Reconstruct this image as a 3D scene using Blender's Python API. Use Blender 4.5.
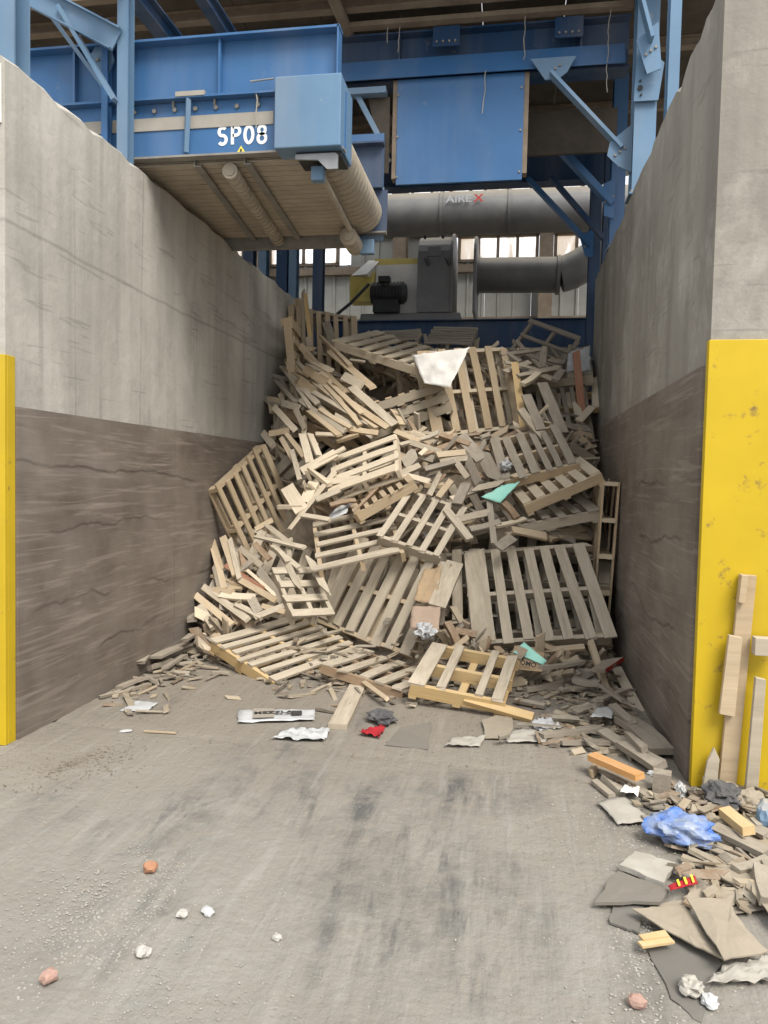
import bpy, bmesh, math, random
from mathutils import Vector, Matrix, Euler, noise
for o in list(bpy.data.objects): bpy.data.objects.remove(o)
scene = bpy.context.scene
C = scene.collection
rng = random.Random(11)
PI = math.pi

# ---------------------------------------------------------------- camera
def set_camera(yaw=0.1649, pitch=-0.0475, roll=0.0215, f=750.0):
    cy, sy, cp, sp = math.cos(yaw), math.sin(yaw), math.cos(pitch), math.sin(pitch)
    fwd = Vector((-sy*cp, cy*cp, sp)); right = Vector((cy, sy, 0)); up = right.cross(fwd)
    r = right*math.cos(roll) + up*math.sin(roll); u = -right*math.sin(roll) + up*math.cos(roll)
    cam = bpy.data.cameras.new('camera'); ob = bpy.data.objects.new('camera', cam); C.objects.link(ob)
    m = Matrix((r, u, -fwd)).transposed().to_4x4(); m.translation = (0, 0, 1.6); ob.matrix_world = m
    cam.sensor_fit = 'HORIZONTAL'; cam.sensor_width = 36; cam.lens = f/768*36; cam.clip_end = 200
    scene.camera = ob
set_camera()
# ---------------------------------------------------------------- sky, sun, exposure
w = bpy.data.worlds.new('world'); scene.world = w; w.use_nodes = True
bg = w.node_tree.nodes['Background']; bg.inputs[0].default_value = (0.93, 0.96, 1.0, 1); bg.inputs[1].default_value = 1.12
sun = bpy.data.lights.new('sun', 'SUN'); sun.energy = 3.8; sun.angle = math.radians(30); sun.color = (1, .955, .88)
so = bpy.data.objects.new('sun', sun); C.objects.link(so)
so.rotation_euler = Vector((-0.42, 0.55, -0.90)).to_track_quat('-Z', 'Y').to_euler()
scene.view_settings.view_transform = 'Standard'; scene.view_settings.look = 'None'
scene.view_settings.gamma = 1; scene.view_settings.use_curve_mapping = False
scene.view_settings.exposure = 0.3

# ---------------------------------------------------------------- object helpers
def tag(o, label=None, cat=None, group=None, kind=None):
    if label: o['label'] = label
    if cat: o['category'] = cat
    if group: o['group'] = group
    if kind: o['kind'] = kind
    return o
def empty(name, loc, label=None, cat=None, group=None, rot=(0, 0, 0)):
    o = bpy.data.objects.new(name, None); C.objects.link(o); o.location = loc; o.rotation_euler = rot
    o.empty_display_size = .1
    return tag(o, label, cat, group)
def link(name, me, mat=None, parent=None, loc=None, rot=None, scale=None):
    o = bpy.data.objects.new(name, me); C.objects.link(o)
    if mat and not me.materials: me.materials.append(mat)
    if parent: o.parent = parent
    if loc is not None: o.location = loc
    if rot is not None: o.rotation_euler = rot
    if scale is not None: o.scale = scale
    return o
class MB:
    """collects shapes into one mesh; coordinates are world, build() shifts them to the parent's origin"""
    def __init__(s): s.v = []; s.f = []; s.smooth = []
    def add(s, vs, fs, sm=False):
        n = len(s.v); s.v += [tuple(v) for v in vs]; s.f += [tuple(n+i for i in f) for f in fs]; s.smooth += [sm]*len(fs); return s
    def box(s, x0, x1, y0, y1, z0, z1):
        return s.add([(x0,y0,z0),(x1,y0,z0),(x1,y1,z0),(x0,y1,z0),(x0,y0,z1),(x1,y0,z1),(x1,y1,z1),(x0,y1,z1)],
                     [(3,2,1,0),(4,5,6,7),(0,1,5,4),(1,2,6,5),(2,3,7,6),(3,0,4,7)])
    def sweep(s, p0, p1, prof, up=(0,0,1)):
        """extrude a closed 2-D profile (side, up) from p0 to p1"""
        p0, p1 = Vector(p0), Vector(p1); d = (p1-p0).normalized(); up = Vector(up)
        side = d.cross(up).normalized(); u = side.cross(d).normalized(); n = len(prof)
        vs = [p + side*a + u*b for p in (p0, p1) for a, b in prof]
        fs = [(i, (i+1) % n, n+(i+1) % n, n+i) for i in range(n)] + [tuple(range(n-1, -1, -1)), tuple(range(n, 2*n))]
        return s.add(vs, fs)
    def bar(s, p0, p1, w, h, up=(0,0,1)): return s.sweep(p0, p1, [(-w/2,-h/2),(w/2,-h/2),(w/2,h/2),(-w/2,h/2)], up)
    def ibeam(s, p0, p1, w, h, t=.014, up=(0,0,1)):
        a, b, q = w/2, h/2, t/2
        return s.sweep(p0, p1, [(-a,-b),(a,-b),(a,-b+t),(q,-b+t),(q,b-t),(a,b-t),(a,b),(-a,b),(-a,b-t),(-q,b-t),(-q,-b+t),(-a,-b+t)], up)
    def channel(s, p0, p1, w, h, t=.012, up=(0,0,1)):
        b = h/2
        return s.sweep(p0, p1, [(0,-b),(w,-b),(w,-b+t),(t,-b+t),(t,b-t),(w,b-t),(w,b),(0,b)], up)
    def angle(s, p0, p1, w, h, t=.012, up=(0,0,1)):
        return s.sweep(p0, p1, [(0,0),(w,0),(w,t),(t,t),(t,h),(0,h)], up)
    def cyl(s, p0, p1, r, n=16, r1=None, cap=True):
        p0, p1 = Vector(p0), Vector(p1); r1 = r if r1 is None else r1
        d = (p1-p0).normalized(); a = d.orthogonal().normalized(); b = d.cross(a)
        ring = lambda p, q: [p + (a*math.cos(t)+b*math.sin(t))*q for t in (2*PI*i/n for i in range(n))]
        s.add(ring(p0, r)+ring(p1, r1), [(i, (i+1) % n, n+(i+1) % n, n+i) for i in range(n)], True)
        if cap: s.add(ring(p0, r), [tuple(range(n-1,-1,-1))]); s.add(ring(p1, r1), [tuple(range(n))])
        return s
    def tube(s, pts, r, n=10):
        for a, b in zip(pts, pts[1:]): s.cyl(a, b, r, n)
        return s
    def poly(s, pts, depth):
        """flat polygon pts (3-D) thickened by the vector depth"""
        n = len(pts); d = Vector(depth); a = [Vector(p) for p in pts]
        s.add(a+[p+d for p in a], [tuple(range(n-1,-1,-1)), tuple(range(n, 2*n))] + [(i, (i+1) % n, n+(i+1) % n, n+i) for i in range(n)])
        return s
    def mesh(s, name, org=(0,0,0)):
        me = bpy.data.meshes.new(name); o = Vector(org)
        me.from_pydata([Vector(v)-o for v in s.v], [], s.f)
        for p, q in zip(me.polygons, s.smooth): p.use_smooth = q
        bm = bmesh.new(); bm.from_mesh(me); bmesh.ops.recalc_face_normals(bm, faces=bm.faces); bm.to_mesh(me); bm.free()
        return me
    def build(s, name, mat, parent=None, bevel=0):
        org = Vector((0,0,0)); p = parent
        while p: org += p.location; p = p.parent
        loc = Vector((0,0,0))
        if not parent:
            xs, ys, zs = zip(*s.v); loc = Vector(((min(xs)+max(xs))/2, (min(ys)+max(ys))/2, min(zs))); org = loc
        o = link(name, s.mesh(name, org), mat, parent, loc)
        if bevel:
            m = o.modifiers.new('bevel', 'BEVEL'); m.width = bevel; m.segments = 2; m.limit_method = 'ANGLE'
        return o
def struct(o): o['kind'] = 'structure'; return o

# ---------------------------------------------------------------- materials
def new_mat(name, rough=.8, metal=0):
    m = bpy.data.materials.new(name); m.use_nodes = True; nt = m.node_tree; b = nt.nodes['Principled BSDF']
    b.inputs['Roughness'].default_value = rough; b.inputs['Metallic'].default_value = metal
    b.inputs['Specular IOR Level'].default_value = .3
    return m, nt, b
class NT:
    def __init__(s, nt, world=True):
        s.nt = nt; s.l = nt.links
        if world: s.co = nt.nodes.new('ShaderNodeNewGeometry').outputs['Position']
        else: s.co = nt.nodes.new('ShaderNodeTexCoord').outputs['Object']
    def n(s, t, **k):
        x = s.nt.nodes.new(t)
        for a, b in k.items(): setattr(x, a, b)
        return x
    def val(s, sock, v):
        if hasattr(v, 'is_linked') or isinstance(v, bpy.types.NodeSocket): s.l.new(v, sock)
        else: sock.default_value = v
    def scaled(s, sc, off=None, rot=(0,0,0)):
        m = s.n('ShaderNodeMapping'); s.l.new(s.co, m.inputs[0]); m.inputs['Scale'].default_value = sc; m.inputs['Rotation'].default_value = rot
        if off is not None: s.val(m.inputs['Location'], off)
        return m.outputs[0]
    def noise(s, sc, detail=4, rough=.55, dist=0, off=None, rot=(0,0,0), scale=1):
        x = s.n('ShaderNodeTexNoise'); s.l.new(s.scaled(sc, off, rot), x.inputs['Vector']); x.inputs['Scale'].default_value = scale
        x.inputs['Detail'].default_value = detail; x.inputs['Roughness'].default_value = rough; x.inputs['Distortion'].default_value = dist
        return x.outputs['Fac']
    def ramp(s, v, lo, hi, a=0., b=1.):
        x = s.n('ShaderNodeMapRange'); s.l.new(v, x.inputs[0]); x.inputs[1].default_value = lo; x.inputs[2].default_value = hi
        x.inputs[3].default_value = a; x.inputs[4].default_value = b; return x.outputs[0]
    def math(s, op, a, b=0., c=0.):
        x = s.n('ShaderNodeMath', operation=op); s.val(x.inputs[0], a); s.val(x.inputs[1], b); s.val(x.inputs[2], c); return x.outputs[0]
    def mix(s, f, a, b, mode='MIX'):
        x = s.n('ShaderNodeMix', data_type='RGBA', blend_type=mode); s.val(x.inputs[0], f)
        for k, v in ((6, a), (7, b)): s.val(x.inputs[k], v if not isinstance(v, tuple) else (*v, 1))
        return x.outputs[2]
    def sep(s, v=None):
        x = s.n('ShaderNodeSeparateXYZ'); s.l.new(v or s.co, x.inputs[0]); return x.outputs
    def bump(s, h, strength, dist, b):
        x = s.n('ShaderNodeBump'); s.l.new(h, x.inputs['Height']); x.inputs['Strength'].default_value = strength; x.inputs['Distance'].default_value = dist
        s.l.new(x.outputs[0], b.inputs['Normal'])
    def upness(s, lo, hi):
        g = s.n('ShaderNodeNewGeometry'); return s.ramp(s.sep(g.outputs['Normal'])[2], lo, hi)
DUST = (.40, .355, .29)

def m_floor():
    m, nt, b = new_mat('dusty_concrete_floor', .9); t = NT(nt); x, y, z = t.sep()
    base = t.mix(t.ramp(t.noise((1,1,1), 6, .6, scale=1.1), .35, .7), (.205,.19,.165), (.295,.283,.256))
    base = t.mix(t.ramp(t.noise((1,1,1), 8, .65, scale=9), .35, .7), base, (.25,.228,.192))
    warm = t.math('MULTIPLY', t.ramp(y, 2.6, 5.0), .9)
    base = t.mix(warm, base, t.mix(t.noise((1,1,1), 5, scale=3), (.20,.172,.138), (.255,.222,.18)))
    streak = t.ramp(t.noise((7, .9, 1), 6, .66, .4), .46, .60)
    patch = t.ramp(t.noise((1.0, .55, 1), 3, .5, scale=1.15, off=(2.4,.7,0)), .5, .66)
    dry = t.ramp(t.noise((1,1,1), 7, .7, scale=7), .38, .56)
    for sx, sy, rx, ry in ((-.42,2.87,.42,.75), (-.78,3.5,.35,.35), (-1.5,3.1,.30,.45), (-.2,3.78,.45,.28), (-.05,2.7,.3,.5)):
        d = t.math('ADD', t.math('POWER', t.math('DIVIDE', t.math('SUBTRACT', x, sx), rx), 2.), t.math('POWER', t.math('DIVIDE', t.math('SUBTRACT', y, sy), ry), 2.))
        patch = t.math('MAXIMUM', patch, t.ramp(d, .2, 1.3, 1., 0.))
    blot = t.ramp(t.noise((4.5,2.2,1), 8, .72, .5), .44, .58)
    streak = t.math('MAXIMUM', streak, t.math('MULTIPLY', blot, .55))
    k = t.math('MULTIPLY', t.math('MULTIPLY', streak, patch), t.math('ADD', t.math('MULTIPLY', dry, .6), .25))
    col = t.mix(k, base, (.085,.084,.082))
    s2 = t.ramp(t.noise((14, 1.2, 1), 4, .6, 0, off=(5,1,0)), .55, .72)
    col = t.mix(t.math('MULTIPLY', s2, .35), col, (.34,.328,.30))
    nt.links.new(col, b.inputs['Base Color'])
    h = t.math('ADD', t.math('MULTIPLY', t.noise((1,1,1), 8, .65, scale=22), .6), t.math('MULTIPLY', t.noise((16,1.6,1), 5, .6), .6))
    t.bump(h, .8, .03, b); return m
def m_concrete(name, a, bcol, lines=.35, crack=.5):
    m, nt, b = new_mat(name, .9); t = NT(nt); x, y, z = t.sep()
    col = t.mix(t.ramp(t.noise((1,1,1), 7, .6, scale=1.3), .33, .68), a, bcol)
    sv = t.ramp(t.noise((3.2,3.2,.25), 5, .6), .45, .75)
    col = t.mix(t.math('MULTIPLY', sv, .7), col, tuple(v*.62 for v in a))
    pale = t.ramp(t.noise((1,1.1,.9), 8, .72, .15, off=(3,1,7)), .50, .68)
    col = t.mix(t.math('MULTIPLY', pale, .45), col, (.60,.57,.51))
    f = t.math('FRACT', t.math('MULTIPLY', t.math('ADD', y, t.math('MULTIPLY', t.noise((.05,1.3,.03), 2), .9)), 2.3))
    line = t.math('LESS_THAN', t.math('ABSOLUTE', t.math('SUBTRACT', f, .5)), .028)
    line = t.math('MULTIPLY', line, t.ramp(t.noise((1,1.2,.8), 4, .6, off=(4,2,1)), .42, .6))
    col = t.mix(t.math('MULTIPLY', line, lines), col, (.16,.145,.125))
    lz = t.math('ABSOLUTE', t.math('SUBTRACT', z, t.math('ADD', 2.93, t.math('MULTIPLY', t.noise((.4,.8,.2), 5, .6), .12))))
    col = t.mix(t.ramp(lz, 0, .018, crack, 0), col, (.15,.135,.115))
    pv = t.n('ShaderNodeTexVoronoi'); t.l.new(t.scaled((11,11,11)), pv.inputs['Vector'])
    pm = t.math('MULTIPLY', t.ramp(pv.outputs['Distance'], .10, .16, 1., 0.), t.ramp(t.noise((1,1,1), 3, scale=2.2, off=(9,9,2)), .48, .6))
    col = t.mix(t.math('MULTIPLY', pm, .6), col, (.12,.108,.09))
    for sc, ro, off in (((1,1.3,15),(.5,0,0),(0,0,0)), ((1,1.6,19),(-.7,0,0),(0,5,1))):
        col = t.mix(t.math('MULTIPLY', t.ramp(t.noise(sc, 3, .5, 1.0, off=off, rot=ro), .64, .69), .3), col, (.14,.125,.105))
    nt.links.new(col, b.inputs['Base Color'])
    vor = t.n('ShaderNodeTexVoronoi'); t.l.new(t.scaled((14,14,14)), vor.inputs['Vector']); pit = t.ramp(vor.outputs['Distance'], .05, .16)
    h = t.math('ADD', t.math('MULTIPLY', t.noise((1,1,1), 8, .65, scale=14), .5), t.math('MULTIPLY', pit, .25))
    t.bump(h, .5, .02, b); return m
def m_liner():
    m, nt, b = new_mat('worn_brown_steel_liner', .62, .15); t = NT(nt)
    col = t.mix(t.ramp(t.noise((1,1,1), 6, .6, scale=1.4), .35, .68), (.15,.122,.10), (.245,.21,.178))
    sw = t.ramp(t.noise((1,.9,4.5), 6, .65, .9, rot=(.18,0,0)), .50, .72)
    col = t.mix(t.math('MULTIPLY', sw, .55), col, (.095,.072,.056))
    for i, (sc, ro, off) in enumerate([((1,1.1,24),(.25,0,0),(0,0,0)), ((1,1.5,30),(-.35,0,0),(0,4,2)), ((1,.8,17),(.55,0,0),(0,9,5))]):
        sc_ = t.ramp(t.noise(sc, 3, .5, .9, off=off, rot=ro), .60, .66)
        col = t.mix(t.math('MULTIPLY', sc_, .26), col, (.40,.345,.295))
    lx, ly, lz = t.sep()
    for z0, amp, sd in ((1.60,.45,0.), (1.22,.5,3.), (.72,.6,7.), (.38,.5,12.)):
        dz = t.math('ABSOLUTE', t.math('SUBTRACT', lz, t.math('ADD', z0-amp/2, t.math('MULTIPLY', t.noise((.3,.7,.1), 5, .55, off=(sd,sd,0)), amp))))
        g_ = t.math('MULTIPLY', t.ramp(dz, 0, .016, 1., 0.), t.ramp(t.noise((1,.9,.2), 2, off=(sd,2,sd)), .45, .55))
        col = t.mix(t.math('MULTIPLY', g_, .7), col, (.05,.038,.03))
    dust = t.ramp(t.noise((1,1,1), 5, .6, scale=2.6, off=(1,8,3)), .5, .8)
    col = t.mix(t.math('MULTIPLY', dust, .45), col, (.27,.235,.195))
    nt.links.new(col, b.inputs['Base Color'])
    t.bump(t.noise((1,1,5), 6, .65, .8), .35, .015, b); return m
def m_paint(name, c, wear=(.35,.33,.30), amt=.5, rough=.45, world=True, dust=.55, chip=.63):
    m, nt, b = new_mat(name, rough); t = NT(nt, world)
    col = t.mix(t.ramp(t.noise((1,1,1), 4, .55, scale=1.8), .3, .7), tuple(v*.9 for v in c), tuple(min(1, v*1.1) for v in c))
    col = t.mix(t.math('MULTIPLY', t.ramp(t.noise((1,1,1), 8, .7, scale=6), chip, chip+.08), amt), col, wear)
    col = t.mix(t.math('MULTIPLY', t.ramp(t.noise((2,2,.3), 4, .6), .45, .8), dust*.35), col, DUST)
    col = t.mix(t.math('MULTIPLY', t.upness(.5, .9), dust), col, DUST)
    nt.links.new(col, b.inputs['Base Color']); t.bump(t.noise((1,1,1), 5, .6, scale=9), .12, .01, b); return m
def m_flat(name, c, c2=None, scale=4, rough=.85, metal=0, bump=.2, world=True, up=0):
    m, nt, b = new_mat(name, rough, metal); t = NT(nt, world); c2 = c2 or tuple(v*.8 for v in c)
    col = t.mix(t.ramp(t.noise((1,1,1), 6, .6, scale=scale), .32, .68), c, c2)
    if up: col = t.mix(t.math('MULTIPLY', t.upness(.4, .9), up), col, DUST)
    nt.links.new(col, b.inputs['Base Color'])
    if bump: t.bump(t.noise((1,1,1), 6, .6, scale=scale*3), bump, .02, b)
    return m
def m_wood(name, a, c, dust=.6, dustc=(.50,.43,.335)):
    """grain runs along the piece's local X; per-piece tone from the object's random number"""
    m, nt, b = new_mat(name, .85); t = NT(nt, False)
    oi = t.n('ShaderNodeObjectInfo'); r = oi.outputs['Random']
    cmb = t.n('ShaderNodeCombineXYZ')
    for i in range(3): t.l.new(t.math('MULTIPLY', r, 37.+11*i), cmb.inputs[i])
    off = cmb.outputs[0]
    col = t.mix(r, a, c)
    g = t.ramp(t.noise((1.6,13,13), 4, .6, .35, off=off), .3, .72)
    col = t.mix(t.math('MULTIPLY', g, .5), col, tuple(v*.55 for v in a))
    kn = t.ramp(t.noise((5,3.5,3.5), 3, .5, off=off), .68, .76)
    col = t.mix(t.math('MULTIPLY', kn, .6), col, tuple(v*.35 for v in a))
    d = t.ramp(t.noise((3,2.5,2.5), 6, .65, off=off), .3, .62)
    up = t.math('ADD', t.math('MULTIPLY', t.upness(-.1, .75), .75), .25)
    col = t.mix(t.math('MULTIPLY', t.math('MULTIPLY', d, up), dust), col, dustc)
    nt.links.new(col, b.inputs['Base Color'])
    t.bump(t.noise((2,20,20), 4, .6, .3, off=off), .3, .012, b); return m
def m_litter(name):
    m, nt, b = new_mat(name, .9); t = NT(nt)
    at = t.n('ShaderNodeAttribute', attribute_name='tone')
    col = t.mix(t.math('MULTIPLY', t.ramp(t.noise((1,1,1), 6, .65, scale=12), .35, .65), .5), at.outputs['Color'], DUST)
    nt.links.new(col, b.inputs['Base Color']); t.bump(t.noise((1,1,1), 5, .6, scale=40), .3, .01, b); return m
M = {}
M['floor'] = m_floor()
M['conc_l'] = m_concrete('pale_cast_concrete', (.36,.338,.298), (.46,.435,.385), .3, .45)
M['conc_r'] = m_concrete('shaded_cast_concrete', (.25,.23,.198), (.33,.306,.262), .08, 0.)  # darker concrete: the right wall's shade is put into its base colour
M['liner'] = m_liner()
M['yellow'] = m_paint('chipped_yellow_paint', (.50,.345,.012), (.16,.10,.05), .85, .5, dust=.2, chip=.60)
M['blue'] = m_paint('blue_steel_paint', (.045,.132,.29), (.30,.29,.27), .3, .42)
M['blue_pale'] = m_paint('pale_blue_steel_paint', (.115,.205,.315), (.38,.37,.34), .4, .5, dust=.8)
M['blue_shaded'] = m_paint('shaded_blue_steel_paint', (.014,.046,.112), (.20,.19,.17), .4, .5, dust=.7)  # the blue paint darkened to carry the shade deep in the bay
M['greysteel'] = m_flat('dusty_grey_steel', (.20,.19,.175), (.30,.28,.25), 5, .6, .2, .15, up=.7)
M['galv'] = m_flat('galvanised_steel', (.36,.365,.37), (.26,.265,.27), 5, .5, .5, .1)
M['duct'] = m_flat('dusty_grey_duct_sheet', (.10,.10,.102), (.15,.147,.14), 2.5, .5, .3, .08, up=.85)
M['fan'] = m_flat('dark_grey_fan_paint', (.16,.16,.165), (.21,.205,.20), 3, .5, .2, .08, up=.85)
M['black'] = m_flat('black_cast_motor', (.02,.021,.024), (.035,.035,.036), 6, .55, 0, .1, up=.35)
M['guard_yellow'] = m_paint('pale_yellow_guard_paint', (.62,.50,.14), (.5,.46,.35), .5, .6, dust=1.0)
M['white'] = m_flat('off_white_paint', (.74,.73,.69), (.62,.60,.56), 4, .7, 0, .05)
M['belt'] = m_flat('dust_caked_conveyor_belt', (.44,.38,.30), (.34,.295,.235), 4, .95, 0, .4)
M['stripe'] = m_flat('dusty_grey_rubber_skirt', (.36,.335,.29), (.29,.27,.235), 5, .9, 0, .1)
M['deck'] = m_flat('dark_dusty_deck', (.06,.05,.04), (.12,.10,.08), 2.2, .95, 0, .3)
M['clad'] = m_flat('pale_grey_cladding', (.40,.40,.37), (.31,.305,.28), 1.5, .75, .1, .05)
M['rust'] = m_flat('dusty_brown_girt', (.17,.13,.095), (.26,.21,.16), 4, .9, 0, .2)
M['metal_white'] = m_flat('white_lettering', (.86,.86,.85), (.80,.80,.79), 6, .6, 0, 0)
M['red'] = m_flat('red_print', (.42,.025,.02), None, 6, .6, 0, 0)
M['sticker'] = m_flat('yellow_warning_sticker', (.80,.66,.06), (.7,.58,.08), 6, .6, 0, 0)
M['dust'] = m_wood('dusty_grey_board', (.35,.292,.215), (.44,.38,.29), .85)
M['tan'] = m_wood('tan_pine_board', (.45,.335,.205), (.54,.42,.275), .5)
M['fresh'] = m_wood('fresh_yellow_pine', (.56,.385,.17), (.62,.45,.23), .25)
M['grey'] = m_wood('weathered_grey_board', (.25,.21,.165), (.32,.275,.215), .6, (.38,.335,.27))
M['pale'] = m_wood('pale_bleached_board', (.60,.50,.36), (.68,.58,.44), .35, (.60,.53,.42))
M['brown'] = m_wood('brown_stained_board', (.22,.135,.075), (.32,.215,.13), .35)
M['redw'] = m_wood('red_brown_board', (.30,.115,.06), (.36,.16,.09), .3)
M['orangew'] = m_wood('orange_pine_board', (.55,.275,.09), (.6,.32,.12), .25)
M['litter'] = m_litter('broken_wood_litter')
M['card'] = m_flat('dusty_cardboard', (.30,.25,.185), (.245,.205,.155), 7, .95, 0, .3, up=.25)
M['card_pink'] = m_flat('pinkish_brown_cardboard', (.43,.31,.235), (.36,.27,.205), 9, .95, 0, .3)
M['kraft'] = m_flat('brown_kraft_paper', (.42,.30,.18), (.34,.25,.16), 9, .95, 0, .3)
M['slab'] = m_flat('dust_coated_grey_sheet', (.20,.18,.15), (.165,.15,.128), 4, .95, 0, .15)
M['mat'] = m_flat('dark_grey_rubber_mat', (.14,.13,.115), (.18,.168,.148), 3, .9, 0, .1)
M['paper'] = m_flat('dusty_white_paper', (.74,.72,.675), (.64,.615,.56), 8, .9, 0, .2)
M['paper_b'] = m_flat('dusty_newsprint', (.40,.375,.33), (.31,.285,.245), 9, .9, 0, .2)
M['plastic'] = m_flat('white_torn_plastic', (.52,.53,.53), (.38,.38,.37), 10, .35, 0, .2)
M['film'] = m_flat('grey_plastic_film', (.55,.56,.57), (.42,.42,.42), 9, .3, 0, .2)
M['bluebag'] = m_flat('blue_and_clear_plastic_bag', (.02,.13,.50), (.34,.36,.36), 8, .35, 0, .3)
M['redcloth'] = m_flat('red_cloth', (.42,.02,.03), (.28,.02,.025), 12, .9, 0, .3)
M['darkrag'] = m_flat('dark_charcoal_rag', (.06,.06,.065), (.13,.125,.12), 14, .9, 0, .4)
M['teal'] = m_flat('turquoise_paper', (.28,.62,.52), (.36,.66,.56), 8, .8, 0, .1)
M['brick'] = m_flat('broken_orange_brick', (.42,.18,.085), (.36,.21,.135), 30, .95, 0, .5)
M['pinkstone'] = m_flat('pink_stone_chip', (.42,.26,.21), (.35,.24,.195), 30, .95, 0, .5)
M['shard'] = m_flat('white_ceramic_shard', (.52,.50,.46), (.36,.34,.30), 40, .7, 0, .4)
M['grit'] = m_flat('grey_dust_grit', (.36,.34,.305), (.27,.25,.215), 25, .95, 0, .3)
M['gritdark'] = m_flat('dark_wood_crumbs', (.13,.10,.07), (.24,.20,.15), 25, .95, 0, .3)
M['print'] = m_flat('black_print', (.03,.03,.03), (.06,.055,.05), 9, .8, 0, 0)
M['clod'] = m_flat('dust_clod', (.40,.365,.305), (.31,.28,.23), 25, .95, 0, .5)
def m_emit(name, c, s):
    m, nt, b = new_mat(name, .3); b.inputs['Base Color'].default_value = (*c, 1); t = NT(nt)
    col = t.mix(t.ramp(t.noise((5,1,.9), 4, .6, .3), .42, .60), c, (.30,.22,.14)); nt.links.new(col, b.inputs['Emission Color'])
    b.inputs['Emission Strength'].default_value = s; return m
M['daylight'] = m_emit('grimy_daylit_window', (.95,.98,1), 1.25)
M['bulb'] = m_emit('lamp_bulb', (1,1,.97), 6)

# ---------------------------------------------------------------- THE SETTING
XL, XR, YL, YR = -2.83, 1.0, 3.86, 4.12      # inner faces of the side walls, their front ends
ZL, ZR = 3.905, 4.18                          # tops
def floor():
    nx, ny = 150, 190; x0, x1, y0, y1 = -4.2, 3.2, .8, 8.2; vs = []; fs = []
    for j in range(ny+1):
        for i in range(nx+1):
            x = x0+(x1-x0)*i/nx; y = y0+(y1-y0)*j/ny
            e = min(1, min(i, nx-i, j, ny-j)/4)
            h = .009*noise.noise((x*1.3, y*.9, 0)) + .006*noise.noise((x*9, y*1.6, 3)) + .005*noise.noise((x*14, y*14, 5))*max(0, noise.noise((x*1.1, y*1.1, 8))+.2)*2
            h -= .012*math.exp(-((y-(4.12-.06*x+.03*noise.noise((x*3,0,0))))/.02)**2) + .009*math.exp(-((y-(3.22-.05*x))/.015)**2)
            vs.append((x, y, h*e))
    for j in range(ny):
        for i in range(nx):
            a = j*(nx+1)+i; fs.append((a, a+1, a+nx+2, a+nx+1))
    mb = MB(); mb.add(vs, fs, True)
    B = 30
    n = len(mb.v)
    for (a, b, c, d) in ((-B, x0, -B, B), (x1, B, -B, B), (x0, x1, -B, y0), (x0, x1, y1, B)):
        mb.add([(a,c,0),(b,c,0),(b,d,0),(a,d,0)], [(0,1,2,3)])
    struct(mb.build('floor', M['floor']))
floor()
def side_wall(name, xin, xout, y0, y1, z1, mat):
    # cast wall with a chipped, uneven top edge towards the bay
    mb = MB(); n = 46; s = 1 if xout > xin else -1; r = random.Random(name)
    rows = []
    for i in range(n+1):
        y = y0+(y1-y0)*i/n; ch = .012+.035*max(0, r.gauss(.2, .6)); dz = r.uniform(0, .016)
        rows.append([(xin,y,0),(xin,y,z1-ch-dz),(xin+s*ch,y,z1-dz),(xout,y,z1),(xout,y,0)])
    vs = [p for row in rows for p in row]; fs = []
    for i in range(n):
        for k in range(5):
            a, b = i*5+k, i*5+(k+1) % 5; fs.append((a, b, b+5, a+5))
    fs += [(0,1,2,3,4), tuple(n*5+k for k in (4,3,2,1,0))]
    mb.add(vs, fs); return struct(mb.build(name, mat))
side_wall('wall_left', XL, XL-.45, YL, 9.75, ZL, M['conc_l'])
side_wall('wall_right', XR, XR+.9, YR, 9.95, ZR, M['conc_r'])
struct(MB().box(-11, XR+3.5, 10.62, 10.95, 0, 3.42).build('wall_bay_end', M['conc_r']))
struct(MB().box(-7.6, -7.15, YL, 9.75, 0, ZL).build('wall_next_bay', M['conc_l']))
def liner(name, x, s, y0, y1, z1):
    e = empty(name, (x, y0, 0)); e['kind'] = 'structure'
    ys = [y0, y0+(y1-y0)*.36, y0+(y1-y0)*.7, y1]
    for a, b in zip(ys, ys[1:]):
        MB().box(min(x, x+s*.022), max(x, x+s*.022), a+.002, b-.002, .004, z1).build('steel_plate', M['liner'], e)
liner('trim_1', XL, 1, YL+.075, 9.7, 1.955)
liner('trim_2', XR, -1, YR+.06, 9.9, 2.215)
def corner_guard(name, x, s, y, z1, width, side):
    e = empty(name, (x, y, 0)); e['kind'] = 'structure'
    MB().box(min(x-s*.012, x+s*width), max(x-s*.012, x+s*width), y-.022, y, .003, z1).build('front_plate', M['yellow'], e, .003)
    MB().box(min(x-s*.012, x), max(x-s*.012, x), y+.002, y+side, .003, z1).build('side_flange', M['yellow'], e, .003)
corner_guard('trim_3', XL, -1, YL, 2.24, .42, .07)
corner_guard('trim_4', XR, 1, YR, 2.335, .86, .03)
# white notice on the front of the left wall
mb = MB().box(-3.2, -2.846, YL-.012, YL-.001, 3.52, 3.84)
o = mb.build('wall_sign', M['white'], None, .002); tag(o, 'white notice board on the end of the left concrete wall', 'sign')
for z in (3.545, 3.815): MB().cyl((-2.857, YL-.016, z), (-2.857, YL-.011, z), .007, 8).build('screw', M['greysteel'], o)
# mezzanine deck above
ce = empty('ceiling', (-1.2, 7.5, 6.16)); ce['kind'] = 'structure'
for i in range(16):
    x0 = -9.2+i*.8
    MB().box(x0+.004, x0+.796, 6.7, 11.0, 6.17, 6.22).build('deck_plank', M['deck'], ce)
for y in (6.8, 7.25, 8.3, 9.6): MB().ibeam((-9.2,y,6.11), (3.6,y,6.11), .09, .11, .012).build('joist', M['rust'], ce)
MB().cyl((-1.75, 6.9, 6.02), (-1.62, 9.5, 6.02), .055, 12).build('pipe', M['rust'], ce)
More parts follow.
